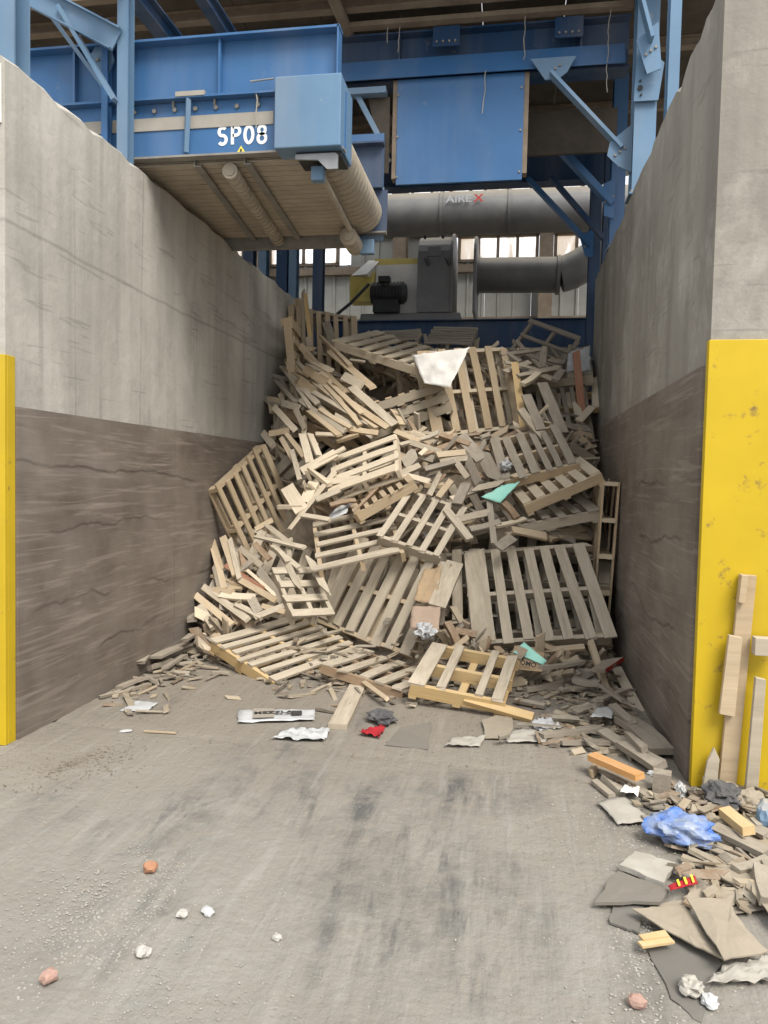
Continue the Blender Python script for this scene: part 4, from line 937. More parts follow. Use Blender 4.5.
 ('rnd','dust',(-0.419,7.53,1.773,0.971,-0.271,0.336,0.265,0.062,0.02)),
 ('rnd','pale',(-1.792,8.231,2.524,0.474,0.534,-0.785,0.178,0.077,0.02)),
 ('rnd','tan',(0.553,6.307,0.197,0.69,-0.287,0.961,0.387,0.064,0.02)),
 ('rnd','pale',(-0.462,7.075,1.423,0.605,-0.377,0.49,0.179,0.07,0.02)),
 ('rnd','pale',(-0.533,7.549,1.829,0.972,-0.17,0.276,0.296,0.066,0.02)),
 ('rnd','brown',(-0.044,5.996,0.233,0.302,0.549,-0.64,0.102,0.061,0.02)),
 ('rnd','pale',(-1.581,7.892,2.25,0.292,0.787,-0.631,0.361,0.071,0.02)),
 ('rnd','dust',(0.849,7.272,0.777,1.405,0.461,0.57,0.294,0.065,0.02)),
 ('rnd','dust',(-1.766,8.508,2.917,0.602,0.174,-0.36,0.206,0.043,0.02)),
 ('rnd','pale',(-2.589,8.339,2.475,0.31,0.708,-1.214,0.42,0.042,0.02)),
 ('rnd','pale',(0.148,7.025,1.128,0.322,-0.119,0.726,0.421,0.068,0.02)),
 ('rnd','pale',(-2.211,7.891,2.084,0.582,0.769,-1.368,0.424,0.038,0.02)),
 ('rnd','dust',(0.1,9.021,3.113,1.26,-0.103,0.713,0.156,0.051,0.02)),
 ('rnd','tan',(-2.313,8.311,2.507,0.282,0.328,-0.607,0.481,0.055,0.02)),
 ('rnd','pale',(0.984,8.207,1.604,0.513,0.108,0.505,0.446,0.063,0.02)),
 ('rnd','brown',(-1.819,8.218,2.565,0.513,0.46,-0.703,0.242,0.072,0.02)),
 ('rnd','tan',(-0.654,7.695,2.011,0.404,-0.59,0.771,0.314,0.038,0.02)),
 ('rnd','grey',(-0.27,6.818,1.126,1.043,-0.272,0.345,0.188,0.076,0.02)),
 ('rnd','brown',(-0.315,6.068,0.346,0.67,0.133,-0.076,0.174,0.067,0.02)),
 ('rnd','grey',(-2.711,8.316,2.409,0.666,0.374,-0.644,0.275,0.072,0.02)),
 ('rnd','pale',(-2.253,6.396,0.481,0.424,-0.195,-0.098,0.341,0.071,0.02)),
 ('rnd','tan',(-2.432,6.604,0.662,0.57,-0.562,0.312,0.203,0.074,0.02)),
 ('rnd','dust',(0.365,7.194,1.149,0.187,0.006,0.649,0.387,0.071,0.02)),
 ('rnd','tan',(-1.993,8.325,2.654,-0.32,0.645,-0.961,0.434,0.059,0.02)),
 ('rnd','grey',(-2.068,8.497,2.776,0.334,0.083,-0.288,0.162,0.06,0.02)),
 ('rnd','dust',(0.797,7.252,0.856,-0.032,-0.06,0.929,0.32,0.047,0.02)),
 ('rnd','tan',(0.954,7.84,1.244,0.697,0.583,0.362,0.158,0.095,0.02)),
 ('rnd','tan',(-2.497,8.868,3.115,0.791,0.115,-0.417,0.315,0.086,0.02)),
 ('rnd','brown',(-0.394,7.401,1.646,0.874,0.17,-0.094,0.369,0.067,0.02)),
 ('rnd','tan',(0.346,6.183,0.243,1.118,0.429,0.302,0.139,0.037,0.02)),
 ('rnd','brown',(-0.667,7.226,1.574,-0.456,-0.686,0.985,0.187,0.061,0.02)),
 ('rnd','pale',(-2.47,6.693,0.761,0.07,0.681,-1.098,0.282,0.092,0.02)),
 ('rnd','dust',(0.708,7.448,1.117,1.121,0.351,0.618,0.398,0.091,0.02)),
 ('rnd','brown',(-0.558,6.255,0.552,-0.602,-0.703,1.103,0.154,0.066,0.02)),
 ('rnd','tan',(-2.265,6.46,0.583,0.241,0.795,-1.553,0.228,0.078,0.02)),
 ('rnd','pale',(0.835,7.111,0.651,0.469,0.666,0.391,0.146,0.06,0.02)),
 ('rnd','brown',(-2.237,8.307,2.598,-0.134,0.825,-1.738,0.347,0.044,0.02)),
 ('rnd','grey',(-0.647,7.573,1.877,1.145,-0.034,0.087,0.126,0.093,0.02)),
]
ITEMS = {
 'paper_sheet': [[0.47,3.753,0.03],[0.613,3.856,0.03],[0.704,3.583,0.03],[0.539,3.527,0.03]],
 'package': [[0.487,3.098,0.04],[0.567,3.231,0.04],[0.715,3.17,0.04],[0.64,3.007,0.04]],
 'slab_grey': [[0.359,2.817,0.035],[0.472,3.072,0.035],[0.648,2.966,0.035],[0.598,2.859,0.035]],
 'slab_dark': [[0.398,2.726,0.01],[0.438,2.891,0.01],[0.552,2.9,0.01],[0.496,2.692,0.01]],
 'card1': [[0.48,2.77,0.05],[0.682,2.844,0.05],[0.73,2.537,0.05],[0.649,2.618,0.05]],
 'card2': [[0.684,2.84,0.075],[0.845,2.847,0.075],[0.83,2.767,0.075],[0.888,2.593,0.075],[0.722,2.487,0.075]],
 'card3': [[0.822,3.181,0.05],[0.925,3.278,0.05],[1.003,3.093,0.05],[0.914,3.002,0.05]],
 'card4': [[0.692,2.919,0.035],[0.83,3.055,0.035],[0.96,3.01,0.035],[0.864,2.907,0.035]],
 'mat': [[0.503,2.691,0.004],[0.651,2.692,0.004],[0.746,2.59,0.004],[0.682,2.462,0.004],[0.601,2.272,0.004],[0.541,2.364,0.004]],
 'wrapper': [[0.645,2.958,0.055],[0.767,3.057,0.055],[0.764,2.997,0.055],[0.645,2.923,0.055]],
 'whiteplastic': [[0.653,2.432,0.03],[0.749,2.546,0.03],[0.971,2.632,0.03],[0.928,2.506,0.03],[0.705,2.382,0.03]],
 'card5': [[1.0,3.097,0.06],[1.098,3.007,0.06],[0.986,2.727,0.06],[0.947,2.955,0.06]],
 'card6': [[0.764,3.639,0.02],[0.941,3.709,0.02],[0.944,3.506,0.02],[0.794,3.446,0.02]],
 'card7': [[0.564,2.865,0.02],[0.701,2.941,0.02],[0.703,2.706,0.02],[0.576,2.74,0.02]],
 'film_grey': [[-2.518,4.568,0.01],[-2.511,4.798,0.01],[-2.344,4.791,0.01],[-2.327,4.57,0.01]],
 'textbag': [[-1.665,4.487,0.02],[-1.753,4.739,0.02],[-1.252,4.859,0.02],[-1.199,4.657,0.02]],
 'tornwhite': [[-1.375,4.269,0.015],[-1.293,4.453,0.015],[-1.057,4.508,0.015],[-1.042,4.293,0.015]],
 'redcloth': [[-0.869,4.462,0.02],[-0.814,4.607,0.02],[-0.725,4.609,0.02],[-0.731,4.421,0.02]],
 'darkrag': [[-0.877,4.733,0.02],[-0.837,4.958,0.02],[-0.708,5.011,0.02],[-0.68,4.738,0.02]],
 'white2': [[-0.337,4.366,0.01],[-0.302,4.531,0.01],[-0.098,4.596,0.01],[-0.127,4.414,0.01]],
 'news': [[0.018,4.522,0.02],[0.06,4.734,0.02],[0.3,4.828,0.02],[0.262,4.561,0.02]],
 'foil': [[0.176,4.888,0.03],[0.297,5.042,0.03],[0.373,4.815,0.03],[0.232,4.706,0.03]],
 'wrap2': [[0.557,4.945,0.08],[0.631,5.157,0.08],[0.742,5.161,0.08],[0.696,4.957,0.08]],
 'wrap3': [[0.593,3.852,0.04],[0.65,3.978,0.04],[0.706,3.952,0.04],[0.677,3.834,0.04]],
 'flatcard': [[-0.686,4.337,0.004],[-0.642,4.657,0.004],[-0.454,4.82,0.004],[-0.426,4.313,0.004]],
 'flatcard2': [[-0.133,4.903,0.015],[0.062,5.166,0.015],[0.078,4.604,0.015],[-0.097,4.564,0.015]],
 'paper_white': [[-1.072,8.05,2.906],[-0.449,7.95,2.97],[-0.631,7.75,2.52],[-0.918,7.9,2.579]],
 'teal': [[-0.257,7.0,1.428],[-0.069,7.1,1.543],[0.095,7.1,1.575],[-0.081,6.95,1.379]],
 'green': [[0.063,5.75,0.284],[0.144,5.8,0.355],[0.316,5.7,0.242],[0.286,5.68,0.215]],
 'cartonface': [[0.056,5.78,0.276],[0.287,5.72,0.243],[0.28,5.66,0.167],[0.059,5.7,0.165]],
 'whitesheet': [[-1.735,6.95,1.153],[-1.643,7.05,1.285],[-1.487,7.05,1.347],[-1.531,6.95,1.235]],
 'brownbag': [[-0.763,6.15,0.579],[-0.705,6.4,0.819],[-0.551,6.4,0.843],[-0.566,6.1,0.547]],
 'pinkcard': [[-0.772,6.0,0.373],[-0.764,6.1,0.537],[-0.525,6.1,0.549],[-0.523,5.95,0.364]],
 'film': [[0.629,9.3,2.897],[0.659,9.5,3.168],[0.927,9.6,3.268],[0.92,9.3,2.897]],
 'redboard': [[0.649,5.741,0.2],[0.762,6.022,0.2],[0.942,6.17,0.2],[0.75,5.737,0.2]],
 'bag': [[0.788,3.411,0.0]],
 'cup1': [[0.606,2.405,0.0]],
 'cup2': [[0.648,2.36,0.0]],
 'pink': [[0.429,2.312,0.0]],
 'brick1': [[-1.369,2.731,0.0]],
 'brick2': [[-1.371,2.063,0.0]],
 'shard1': [[-1.034,2.513,0.0]],
 'shard2': [[-1.115,2.472,0.0]],
 'shard3': [[-1.149,2.247,-0.0]],
 'shard4': [[-0.743,2.417,0.0]],
 'bit': [[-2.276,4.213,0.0]],
 'darkpl': [[1.088,3.887,0.0]],
 'ltblue': [[1.222,3.637,0.0]],
 'clod': [[0.184,2.963,0.0]],
 'wp1': [[0.798,4.043,0.0]],
 'wp2': [[0.903,3.953,0.0]],
 'wp3': [[1.084,4.081,-0.0]],
 'ply': [[0.798,3.767,0.0]],
 'rag2': [[1.21,3.89,0.0]],
 'sq': [[-2.628,6.441,0.0]],
 'clod2': [[-0.388,2.547,0.0]],
 'crumple': [[-0.634,5.95,0.293]],
 'wp4': [[-0.725,6.85,1.043]],
 'wp5': [[-0.037,7.4,1.668]],
 'stickfloor': [[-2.17,4.238,0.006],[-1.966,4.249,0.006]],
}

LAB = {
'floor_left': ('dust coated pallet lying flat on the floor at the left front of the heap', dict(top='dust', str_='fresh', front='fresh')),
'big_tilt': ('large tilted pallet with wide boards leaning in the lower middle of the heap', dict(top='dust', str_='tan', widths=[.12,.10,.11,.11,.11,.11,.16])),
'upright_right': ('propped pallet with fanned grey boards at the lower right of the heap', dict(top='dust', str_='dust', widths=[.11,.10,.09,.09,.09,.09,.20], rand=.025, fan=-.12)),
'front_small': ('small broken pallet with bright yellow front stringer at the foot of the heap', dict(top='dust', str_='fresh', widths=[.14,.10,.12,.12,.22], skip=(2,), under=True)),
'mid': ('pallet with narrow diagonal slats in the middle of the heap', dict(top='dust', str_='dust', widths=[.12,.12,.12,.12,.12], under=False)),
'left_wall': ('pallet standing on edge and leaning on the left liner', dict(top='tan', str_='tan', widths=[.11,.08,.08,.08,.08,.08,.08])),
'pale_flat': ('pale new pallet lying flat on top of the heap left of the white sheet', dict(top='pale', str_='pale')),
'paper': ('upright pallet with the white sheet hanging over its top corner', dict(top='tan', str_='pale', widths=[.09,.09,.10,.10,.10,.15], rand=.03)),
'r13': ('weathered grey pallet below and right of the white sheet pallet', dict(top='grey', str_='tan', widths=[.13,.10,.10,.14,.14,.16], rand=.04)),
'r13b': ('grey pallet face at the upper right beside the right wall', dict(top='grey', str_='grey', rand=.03)),
'top_right': ('open grey pallet skeleton propped at the top right against the blue beam', dict(top='grey', str_='grey', widths=[.14,.10,.10], under=False)),
'dark1': ('dark pallet lying at the very top of the heap below the fan', dict(top='grey', str_='grey')),
'dark2': ('dark pallet at the top of the heap behind the pale new one', dict(top='grey', str_='grey')),
'shelf': ('pallet lying flat like a shelf at the right side of the heap', dict(top='pale', str_='tan', widths=[.15,.13,.13,.13,.14,.13])),
'under_shelf': ('grey pallet directly under the shelf like pallet at right', dict(top='grey', str_='dust')),
'behind_big': ('pallet with horizontal slats just behind the large tilted one', dict(top='dust', str_='tan', widths=[.12,.10,.10,.10,.12], under=False)),
'left_low': ('small ladder like pallet above the pallet on the left floor', dict(top='dust', str_='dust', widths=[.16,.16,.16,.16], under=False)),
'whitish': ('whitish bleached pallet piece in the upper middle left of the heap', dict(top='pale', str_='pale', widths=[.18,.18,.18,.2])),
'stair': ('pallet with stepped board ends in the centre of the heap', dict(top='tan', str_='tan')),
'front_under': ('pallet crushed flat under the large tilted one at the front', dict(top='dust', str_='brown', widths=[.16,.14,.14,.14,.14], under=False, thick=.10)),
'pale_small': ('small pale yellow pallet corner at the upper right near the wall', dict(top='pale', str_='fresh', widths=[.2,.2,.2,.2], under=False)),
'under_big': ('pallet half hidden beneath the large tilted one', dict(top='dust', str_='dust')),
'behind_upright': ('pallet lying behind the propped fanned pallet at lower right', dict(top='grey', str_='dust')),
'under_mid': ('narrow pallet piece between the tilted and the propped pallets', dict(top='dust', str_='dust', widths=[.2,.2,.2,.2], under=False)),
}
for k, (lab, kw) in LAB.items():
    c, e, L, W = PAL[k]; pallet(c, e, L, W, lab, **kw)
# pallets standing against the walls, seen edge-on
def frame_euler(x, z):
    x = Vector(x).normalized(); z = Vector(z); z = (z-x*z.dot(x)).normalized(); return Matrix((x, z.cross(x), z)).transposed().to_euler(), z
pallet((.80, 7.36, .93), frame_euler((.02,1,0), (-1,.02,.04))[0], .9, 1.34, 'pallet on edge against the right liner showing its blocks', top='tan', str_='tan', nstr=5, thick=.15, seed=3)
pallet((-2.54, 9.0, 2.85), (0, PI/2-.12, .12), 1.15, 1.0, 'pallet on edge against the concrete at the upper left of the heap', top='tan', str_='tan', seed=4)
pallet((-2.34, 9.45, 3.15), (PI/2-.1, 0, .75), .9, 1.1, 'upright pallet at the top left corner of the heap', top='tan', str_='dust', seed=6)
e, n = frame_euler((.84,-.12,-.53), (.50,-.10,.85))
for i in range(5):
    p = Vector((-1.98, 8.72, 2.10)) + n*.128*i + Vector((.02*(i % 2), .05*(i % 3)-.05, 0))
    e2 = Euler((e[0]+.03*(i % 2), e[1]+.025*(i % 3), e[2]-.05*(i % 2)))
    pallet(p, e2, 1.2, 1.0, ('lowest', 'second', 'third', 'fourth', 'topmost')[i]+' pallet of the slanting stack at the upper left', top=['tan','dust'], str_='tan', seed=20+i)
e, n = frame_euler((.90,.12,.36), (-.35,-.12,.93))
for i in range(3):
    p = Vector((-1.17, 8.50, 2.28)) + n*.13*i
    pallet(p, (e[0], e[1]+.03*i, e[2]), .95, .9, ('lowest', 'middle', 'topmost')[i]+' pallet of the short stack left of the white sheet pallet', top=['tan','dust'], str_='dust', seed=40+i)
for c, e, lab in (((-.35,7.95,1.35), (.6,-.3,.2), 'buried pallet right of the diagonal slat pallet'), ((-1.9,8.0,1.75), (.7,.25,-.4), 'buried pallet below the slanting stack'),
                  ((-.2,9.4,3.0), (.3,.1,.1), 'pallet lying behind the one with the white sheet'), ((.38,9.6,2.95), (.35,-.1,-.1), 'pallet below the open grey skeleton at top right'),
                  ((-2.16,6.95,.62), (.75,.3,.2), 'buried pallet at the lower left by the liner'), ((.38,7.4,.9), (.5,0,-.05), 'buried pallet between shelf and propped pallet')):
    pallet(c, e, 1.15, .95, lab, top=['dust','grey'], str_='dust')
BL = {'ul': ('loose pine board jutting out of the upper left heap', 'loose boards upper left'), 'ml': ('loose broken board in the left middle of the heap', 'loose boards left middle'),
 'll': ('loose board at the lower left of the heap beside the liner', 'loose boards lower left'), 'mc': ('loose board in the centre and right middle of the heap', 'loose boards centre'),
 'ur': ('loose board in the upper right heap near the right wall', 'loose boards upper right'), 'tr': ('dust covered board lying along the foot of the right wall', 'boards along the right wall foot'),
 'tl': ('dusty broken board along the foot of the left liner', 'boards along the left wall foot'), 'fr': ('board in the rubbish in front of the yellow right corner plate', 'boards by the yellow plate'),
 'rnd': ('short loose board wedged between pallets of the heap', 'loose boards between pallets'),
 'ybp': ('yellow pine board standing right of the white sheet pallet', None), 'rbp': ('reddish brown board standing at the upper right by the wall', None), 'stickA': ('thin stick leaning left of the open grey skeleton pallet', None),
 'plankfloor': ('thick plank lying on the floor in front of the heap', None), 'stick1': ('thin split stick across the floor plank end', None), 'stick2': ('long stick leaning by the right wall over the debris', None),
 'wallplank': ('dusty plank leaning along the right liner foot', None), 'wideplank': ('wide dusty plank leaning left of the propped fanned pallet', None), 'brownstud': ('short brown stud below the wide leaning plank', None),
 'ystr': ('splintered yellow stringer end beside the small broken pallet', None), 'orange': ('broken orange pine board lying by the right wall', None), 'tanstick': ('tan batten lying below the propped fanned pallet', None), 'blk': ('square dusty wood block at the foot of the right wall', None)}
NEAR = [('the pallet flat on the left floor','floor_left'), ('the large tilted pallet','big_tilt'), ('the propped fanned pallet','upright_right'), ('the yellow stringer pallet','front_small'),
 ('the diagonal slat pallet','mid'), ('the pallet leaning on the left liner','left_wall'), ('the pale pallet on top','pale_flat'), ('the white sheet pallet','paper'), ('the grey pallet below the white sheet','r13'),
 ('the grey pallet near the right wall','r13b'), ('the open grey skeleton pallet','top_right'), ('the shelf like pallet','shelf'), ('the pallet under the shelf','under_shelf'), ('the horizontal slat pallet','behind_big'),
 ('the small ladder like pallet','left_low'), ('the whitish pallet piece','whitish'), ('the stepped pallet','stair'), ('the crushed front pallet','front_under'), ('the small pale corner pallet','pale_small')]
NEAR = [(n, Vector(PAL[k][0])) for n, k in NEAR] + [('the slanting stack', Vector((-1.95,8.4,2.35))), ('the upright corner pallet', Vector((-2.4,9.3,3.2))), ('the left wall foot', Vector((-2.6,5.5,0))), ('the right wall foot', Vector((.8,5.3,0))), ('the yellow corner plate', Vector((1.2,3.7,0)))]
TONE = dict(dust='dusty', tan='tan', fresh='yellow', grey='grey', pale='pale', brown='brown', red='reddish')
for g, tone, (x, y, z, a, b, c, L, W, T) in BOARDS:
    lab, grp = BL[g]; mk = {'red': 'redw', 'orange': 'orangew'}.get(tone, tone)
    if grp:
        ax = Euler((a, b, c)).to_matrix() @ Vector((1, 0, 0)); near = min(NEAR, key=lambda q: (q[1]-Vector((x, y, z))).length)[0]
        size = 'stubby' if L < .22 else 'short' if L < .42 else 'medium' if L < .75 else 'long'
        how = 'standing steeply' if abs(ax.z) > .8 else 'lying level' if abs(ax.z) < .25 else 'slanting down right' if ax.x*ax.z < 0 else 'slanting down left'
        lab = '%s %s%s board %s by %s' % (size, 'wide ' if W > .1 else 'thin ' if W < .045 else '', TONE[tone], how, near)
    big = g in ('plankfloor', 'wideplank', 'wallplank', 'blk')
    sh = 0 if big else rng.choice((0,0,1,2,2,3,4,4,5) if g not in ('ul',) else (0,1,3,2,4))
    o = link('wood_block' if g == 'blk' else 'loose_board', bmesh_for(sh, mk), None, None, (x, y, z), (a, b, c), (L, W, T*(rng.choice((1,1,1.2,1.9)) if T == .02 else 1)))
    tag(o, lab, 'block' if g == 'blk' else 'board', grp)
by = {}
for o in C.objects:
    if o.name.startswith('loose_board'): by.setdefault(o['label'], []).append(o)
for lab, os_ in by.items():
    if len(os_) < 2: continue
    os_.sort(key=lambda o: (o.location.x/o.location.y))
    n = len(os_); names = ['leftmost', 'rightmost'] if n == 2 else ['leftmost', 'middle', 'rightmost'] if n == 3 else ['leftmost']+['%s-from-left' % q for q in ('second','third','fourth','fifth','sixth','seventh','eighth','ninth','tenth')[:n-2]]+['rightmost']
    for o, q in zip(os_, names): o['label'] = q+' '+lab
# heap of broken wood below everything: mound and splinters nobody could count
def toe(x):
    xs = (-2.83,-2.2,-1.5,-.7,0,.6,1.0); ys = (6.1,5.9,5.75,5.7,5.75,6.2,6.7)
    if x <= xs[0]: return ys[0]
    for i in range(6):
        if x <= xs[i+1]: return ys[i]+(ys[i+1]-ys[i])*(x-xs[i])/(xs[i+1]-xs[i])
    return ys[-1]
def surf(x, y): return min(3.25, max(0, (y-toe(x))*(1.05 if x < -1.5 else .98)))
TONES = [(.33,.27,.19), (.42,.33,.22), (.24,.20,.155), (.36,.31,.24), (.50,.41,.29), (.28,.19,.12)]
def litter(name, spots, label, cat):
    """spots: (centre, axis, normal, length, width, thickness)"""
    vs = []; fs = []; cols = []; r = random.Random(name)
    for p, ax, n, L, W, T in spots:
        x = Vector(ax).normalized(); z = Vector(n); z = (z-x*z.dot(x)).normalized(); y = z.cross(x); p = Vector(p); k = len(vs)
        sk = r.uniform(-.4, .4)
        for sx in (-1, 1):
            for sy, sz in ((-1,-1), (1,-1), (1,1), (-1,1)): vs.append(p + x*(sx*L/2+sy*sk*W) + y*(sy*W/2*r.uniform(.5,1)) + z*(sz*T/2))
        fs += [(k+3,k+2,k+1,k), (k+4,k+5,k+6,k+7)] + [(k+i, k+(i+1) % 4, k+4+(i+1) % 4, k+4+i) for i in range(4)]
        c = r.choice(TONES); s = r.uniform(.8, 1.25)*(.62 if name == 'scattered_scraps' else .62 if name == 'wood_splinters' else 1); cols += [(c[0]*s, c[1]*s, c[2]*s, 1)]*6
    me = bpy.data.meshes.new(name); me.from_pydata(vs, [], fs); at = me.color_attributes.new('tone', 'FLOAT_COLOR', 'CORNER')
    for i, pg in enumerate(me.polygons):
        for l in pg.loop_indices: at.data[l].color = cols[i]
    o = link(name, me, M['litter']); return tag(o, label, cat, None, 'stuff')
FOOT = []
for o in C.objects:
    if o.name.startswith('wooden_pallet'):
        m = Matrix.LocRotScale(o.location, o.rotation_euler, None); FOOT.append((m.inverted(), max(abs(c.location.x)+c.scale.y/2 for c in o.children if c.name.startswith('deck')), max(c.scale.x/2 for c in o.children if c.name.startswith('deck'))))
def clearance(p, mx=.08, up=.5, down=.13):
    # how far p reaches above the underside of any pallet over whose face it lies
    h = 0
    for inv, a, b in FOOT:
        q = inv @ Vector(p)
        if abs(q.x) < a+mx and abs(q.y) < b+mx and -down-.1 < q.z < up: h = max(h, q.z+down)
    return h
def mound():
    nx, ny = 60, 80; vs = []; fs = []
    for j in range(ny+1):
        for i in range(nx+1):
            x = XL+.03+(XR-XL-.06)*i/nx; y = 5.6+(10.58-5.6)*j/ny
            z = surf(x, y)-.46+.10*noise.noise((x*3, y*3, 1))+.05*noise.noise((x*9, y*9, 2)); z -= clearance((x, y, z), .15, .6, .2)*1.3; vs.append((x, y, max(-.02, z)))
    for j in range(ny):
        for i in range(nx): a = j*(nx+1)+i; fs.append((a, a+1, a+nx+2, a+nx+1))
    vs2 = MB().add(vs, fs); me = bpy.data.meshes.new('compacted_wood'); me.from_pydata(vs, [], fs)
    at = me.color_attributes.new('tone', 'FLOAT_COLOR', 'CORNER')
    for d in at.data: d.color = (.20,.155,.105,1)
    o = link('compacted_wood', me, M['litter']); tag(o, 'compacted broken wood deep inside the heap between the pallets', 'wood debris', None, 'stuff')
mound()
sp = []
for _i in range(7000):
    x = rng.uniform(XL+.15, XR-.15); y = rng.uniform(5.7, 10.3); z = surf(x, y)
    if z <= 0: continue
    n = Vector((rng.gauss(0,.5), -.7+rng.gauss(0,.4), .7+rng.gauss(0,.4))); a = rng.gauss(.6 if x < -1 else -.1, .8)
    t = Vector((math.cos(a), .35*math.sin(a)+rng.gauss(0,.2), -math.sin(a)))
    L = rng.choice((.15,.25,.4,.6))*rng.uniform(.7,1.3); m = L*.5+.03
    if x-m < XL+.03: x = XL+.04+m
    if x+m > XR-.03: x = XR-.04-m
    zz = max(.03, z-rng.uniform(.04,.48))
    if clearance((x, y, zz)) > 0 or any(clearance(Vector((x, y, zz))+t.normalized()*k*L*.5, .0) > .02 for k in (-1, 1)): continue
    sp.append(((x, y, zz), t, n, L, rng.uniform(.03,.11), rng.uniform(.012,.035)))
litter('broken_wood', sp, 'broken boards and splinters filling the gaps of the pallet heap', 'wood debris')
sp = []
for i in range(1500):
    s = rng.random()
    if s < .30: x = XL+.05+abs(rng.gauss(0,.28)); y = rng.uniform(4.5, 7.0); k = (y-4.3)/2.7
    elif s < .72: x = XR-.05-abs(rng.gauss(0,.33)); y = rng.uniform(4.4, 7.0); k = .7
    else: x = rng.uniform(-1.9, .6); y = toe(x)+rng.gauss(-.12,.25); k = .6
    if rng.random() > k or not XL+.12 < x < XR-.12: continue
    a = rng.uniform(0, PI); z = .012+max(0, rng.gauss(0,.5))*.05*k+surf(x, y)*.6
    sp.append(((x, y, z), (math.cos(a), math.sin(a), rng.gauss(0,.12)), (rng.gauss(0,.3), rng.gauss(0,.3), 1), rng.choice((.05,.09,.15,.22))*rng.uniform(.7,1.2), rng.uniform(.015,.06), rng.uniform(.006,.022)))
litter('wood_splinters', sp, 'small wood splinters strewn along the wall feet and the heap front', 'wood debris')
sp = []
for i in range(420):
    x = rng.gauss(1.05,.22); y = rng.uniform(2.9, 4.05); x = min(x, 1.8)
    if x < .62+.1*(4-y): continue
    a = rng.uniform(0, PI); sp.append(((x, y, .012+abs(rng.gauss(0,.02))), (math.cos(a), math.sin(a), rng.gauss(0,.1)), (rng.gauss(0,.3), rng.gauss(0,.3), 1), rng.choice((.05,.08,.14))*rng.uniform(.7,1.2), rng.uniform(.02,.07), rng.uniform(.004,.015)))
litter('scattered_scraps', sp, 'small scraps scattered among the cardboard by the yellow plate', 'wood debris')
# planks on the yellow corner plate
yp = [((1.187,4.075,.86), 1.12, 1.10, .075, .03, 'tall pine plank standing against the yellow plate'), ((1.148,4.045,.10), .74, .59, .07, .03, None)]
def upright(pts, t, mat, label):
    o = MB().poly(pts, (0,-t,0)).build('wood_plank', M[mat], None, .003); return tag(o, label, 'plank', 'planks standing at the yellow plate')
upright([(1.115,4.09,.01),(1.20,4.09,.01),(1.255,4.09,1.135),(1.175,4.09,1.14)], .03, 'tan', 'tall pine plank standing against the yellow plate')
upright([(1.095,4.055,.42),(1.17,4.055,.41),(1.19,4.055,.82),(1.125,4.055,.83)], .03, 'tan', 'middle pine piece nailed on the tall plank')
upright([(1.163,4.055,1.0),(1.195,4.055,.99),(1.205,4.055,1.14),(1.172,4.055,1.14)], .03, 'tan', 'short pine piece at the top of the tall plank')
upright([(1.225,4.02,.01),(1.285,4.02,.01),(1.30,4.02,.62),(1.25,4.02,.63)], .03, 'dust', 'shorter weathered plank right of the tall pine plank')
upright([(1.24,4.05,.74),(1.36,4.05,.74),(1.36,4.05,.83),(1.24,4.05,.83)], .06, 'dust', 'square timber end beside the tall pine plank')
upright([(1.03,4.06,.01),(1.10,4.06,.01),(1.11,4.06,.18),(1.08,4.06,.24),(1.05,4.06,.16)], .02, 'dust', 'splintered short board at the foot of the yellow plate')
# ---------------------------------------------------------------- RUBBISH ON THE FLOOR
def sheet(name, q, t, mat, label, cat, amp=.02, n=8, seed=0, group=None, curl=0):
    """crumpled sheet: bilinear patch over four corners, displaced, with real thickness"""
    a, b, c, d = (Vector(p) for p in q[:4]); nrm = (b-a).cross(d-a).normalized()
    if nrm.z < -.2: nrm = -nrm
    vs = []; fs = []; cen = (a+b+c+d)/4
    for j in range(n+1):
        for i in range(n+1):
            u, v = i/n, j/n; p = a.lerp(b, u).lerp(d.lerp(c, u), v); p2 = p*16/max(.3, (b-a).length*3)
            k = noise.noise((p2.x+seed*7, p2.y, p2.z)) + .6*noise.noise((p2.x*2.3, p2.y*2.3+seed*3, p2.z*2.3))
            ed = 1-.10*abs(noise.noise((u*5+seed, v*5, seed)))*(1 if i in (0, n) or j in (0, n) else 0)
            vs.append(cen+(p-cen)*ed + nrm*(amp*k+curl*((u-.5)**2+(v-.5)**2)*2))
    m = (n+1)**2; vs += [p-nrm*t for p in vs]
    for j in range(n):
        for i in range(n): x = j*(n+1)+i; f = (x, x+1, x+n+2, x+n+1); fs += [f, tuple(m+k for k in reversed(f))]
    rim = [i for i in range(n+1)] + [(j+1)*(n+1)-1+0 for j in range(1, n+1)] + [n*(n+1)+i for i in range(n-1, -1, -1)] + [j*(n+1) for j in range(n-1, 0, -1)]
    for x, y in zip(rim, rim[1:]+rim[:1]): fs.append((x, y, m+y, m+x))
    lo = min(v.z for v in vs)
    if cen.z < .12 and lo < .002: vs = [v+Vector((0,0,.002-lo)) for v in vs]
    mb = MB(); mb.add(vs, fs, True); o = mb.build(name, mat); tag(o, label, cat, group); return o
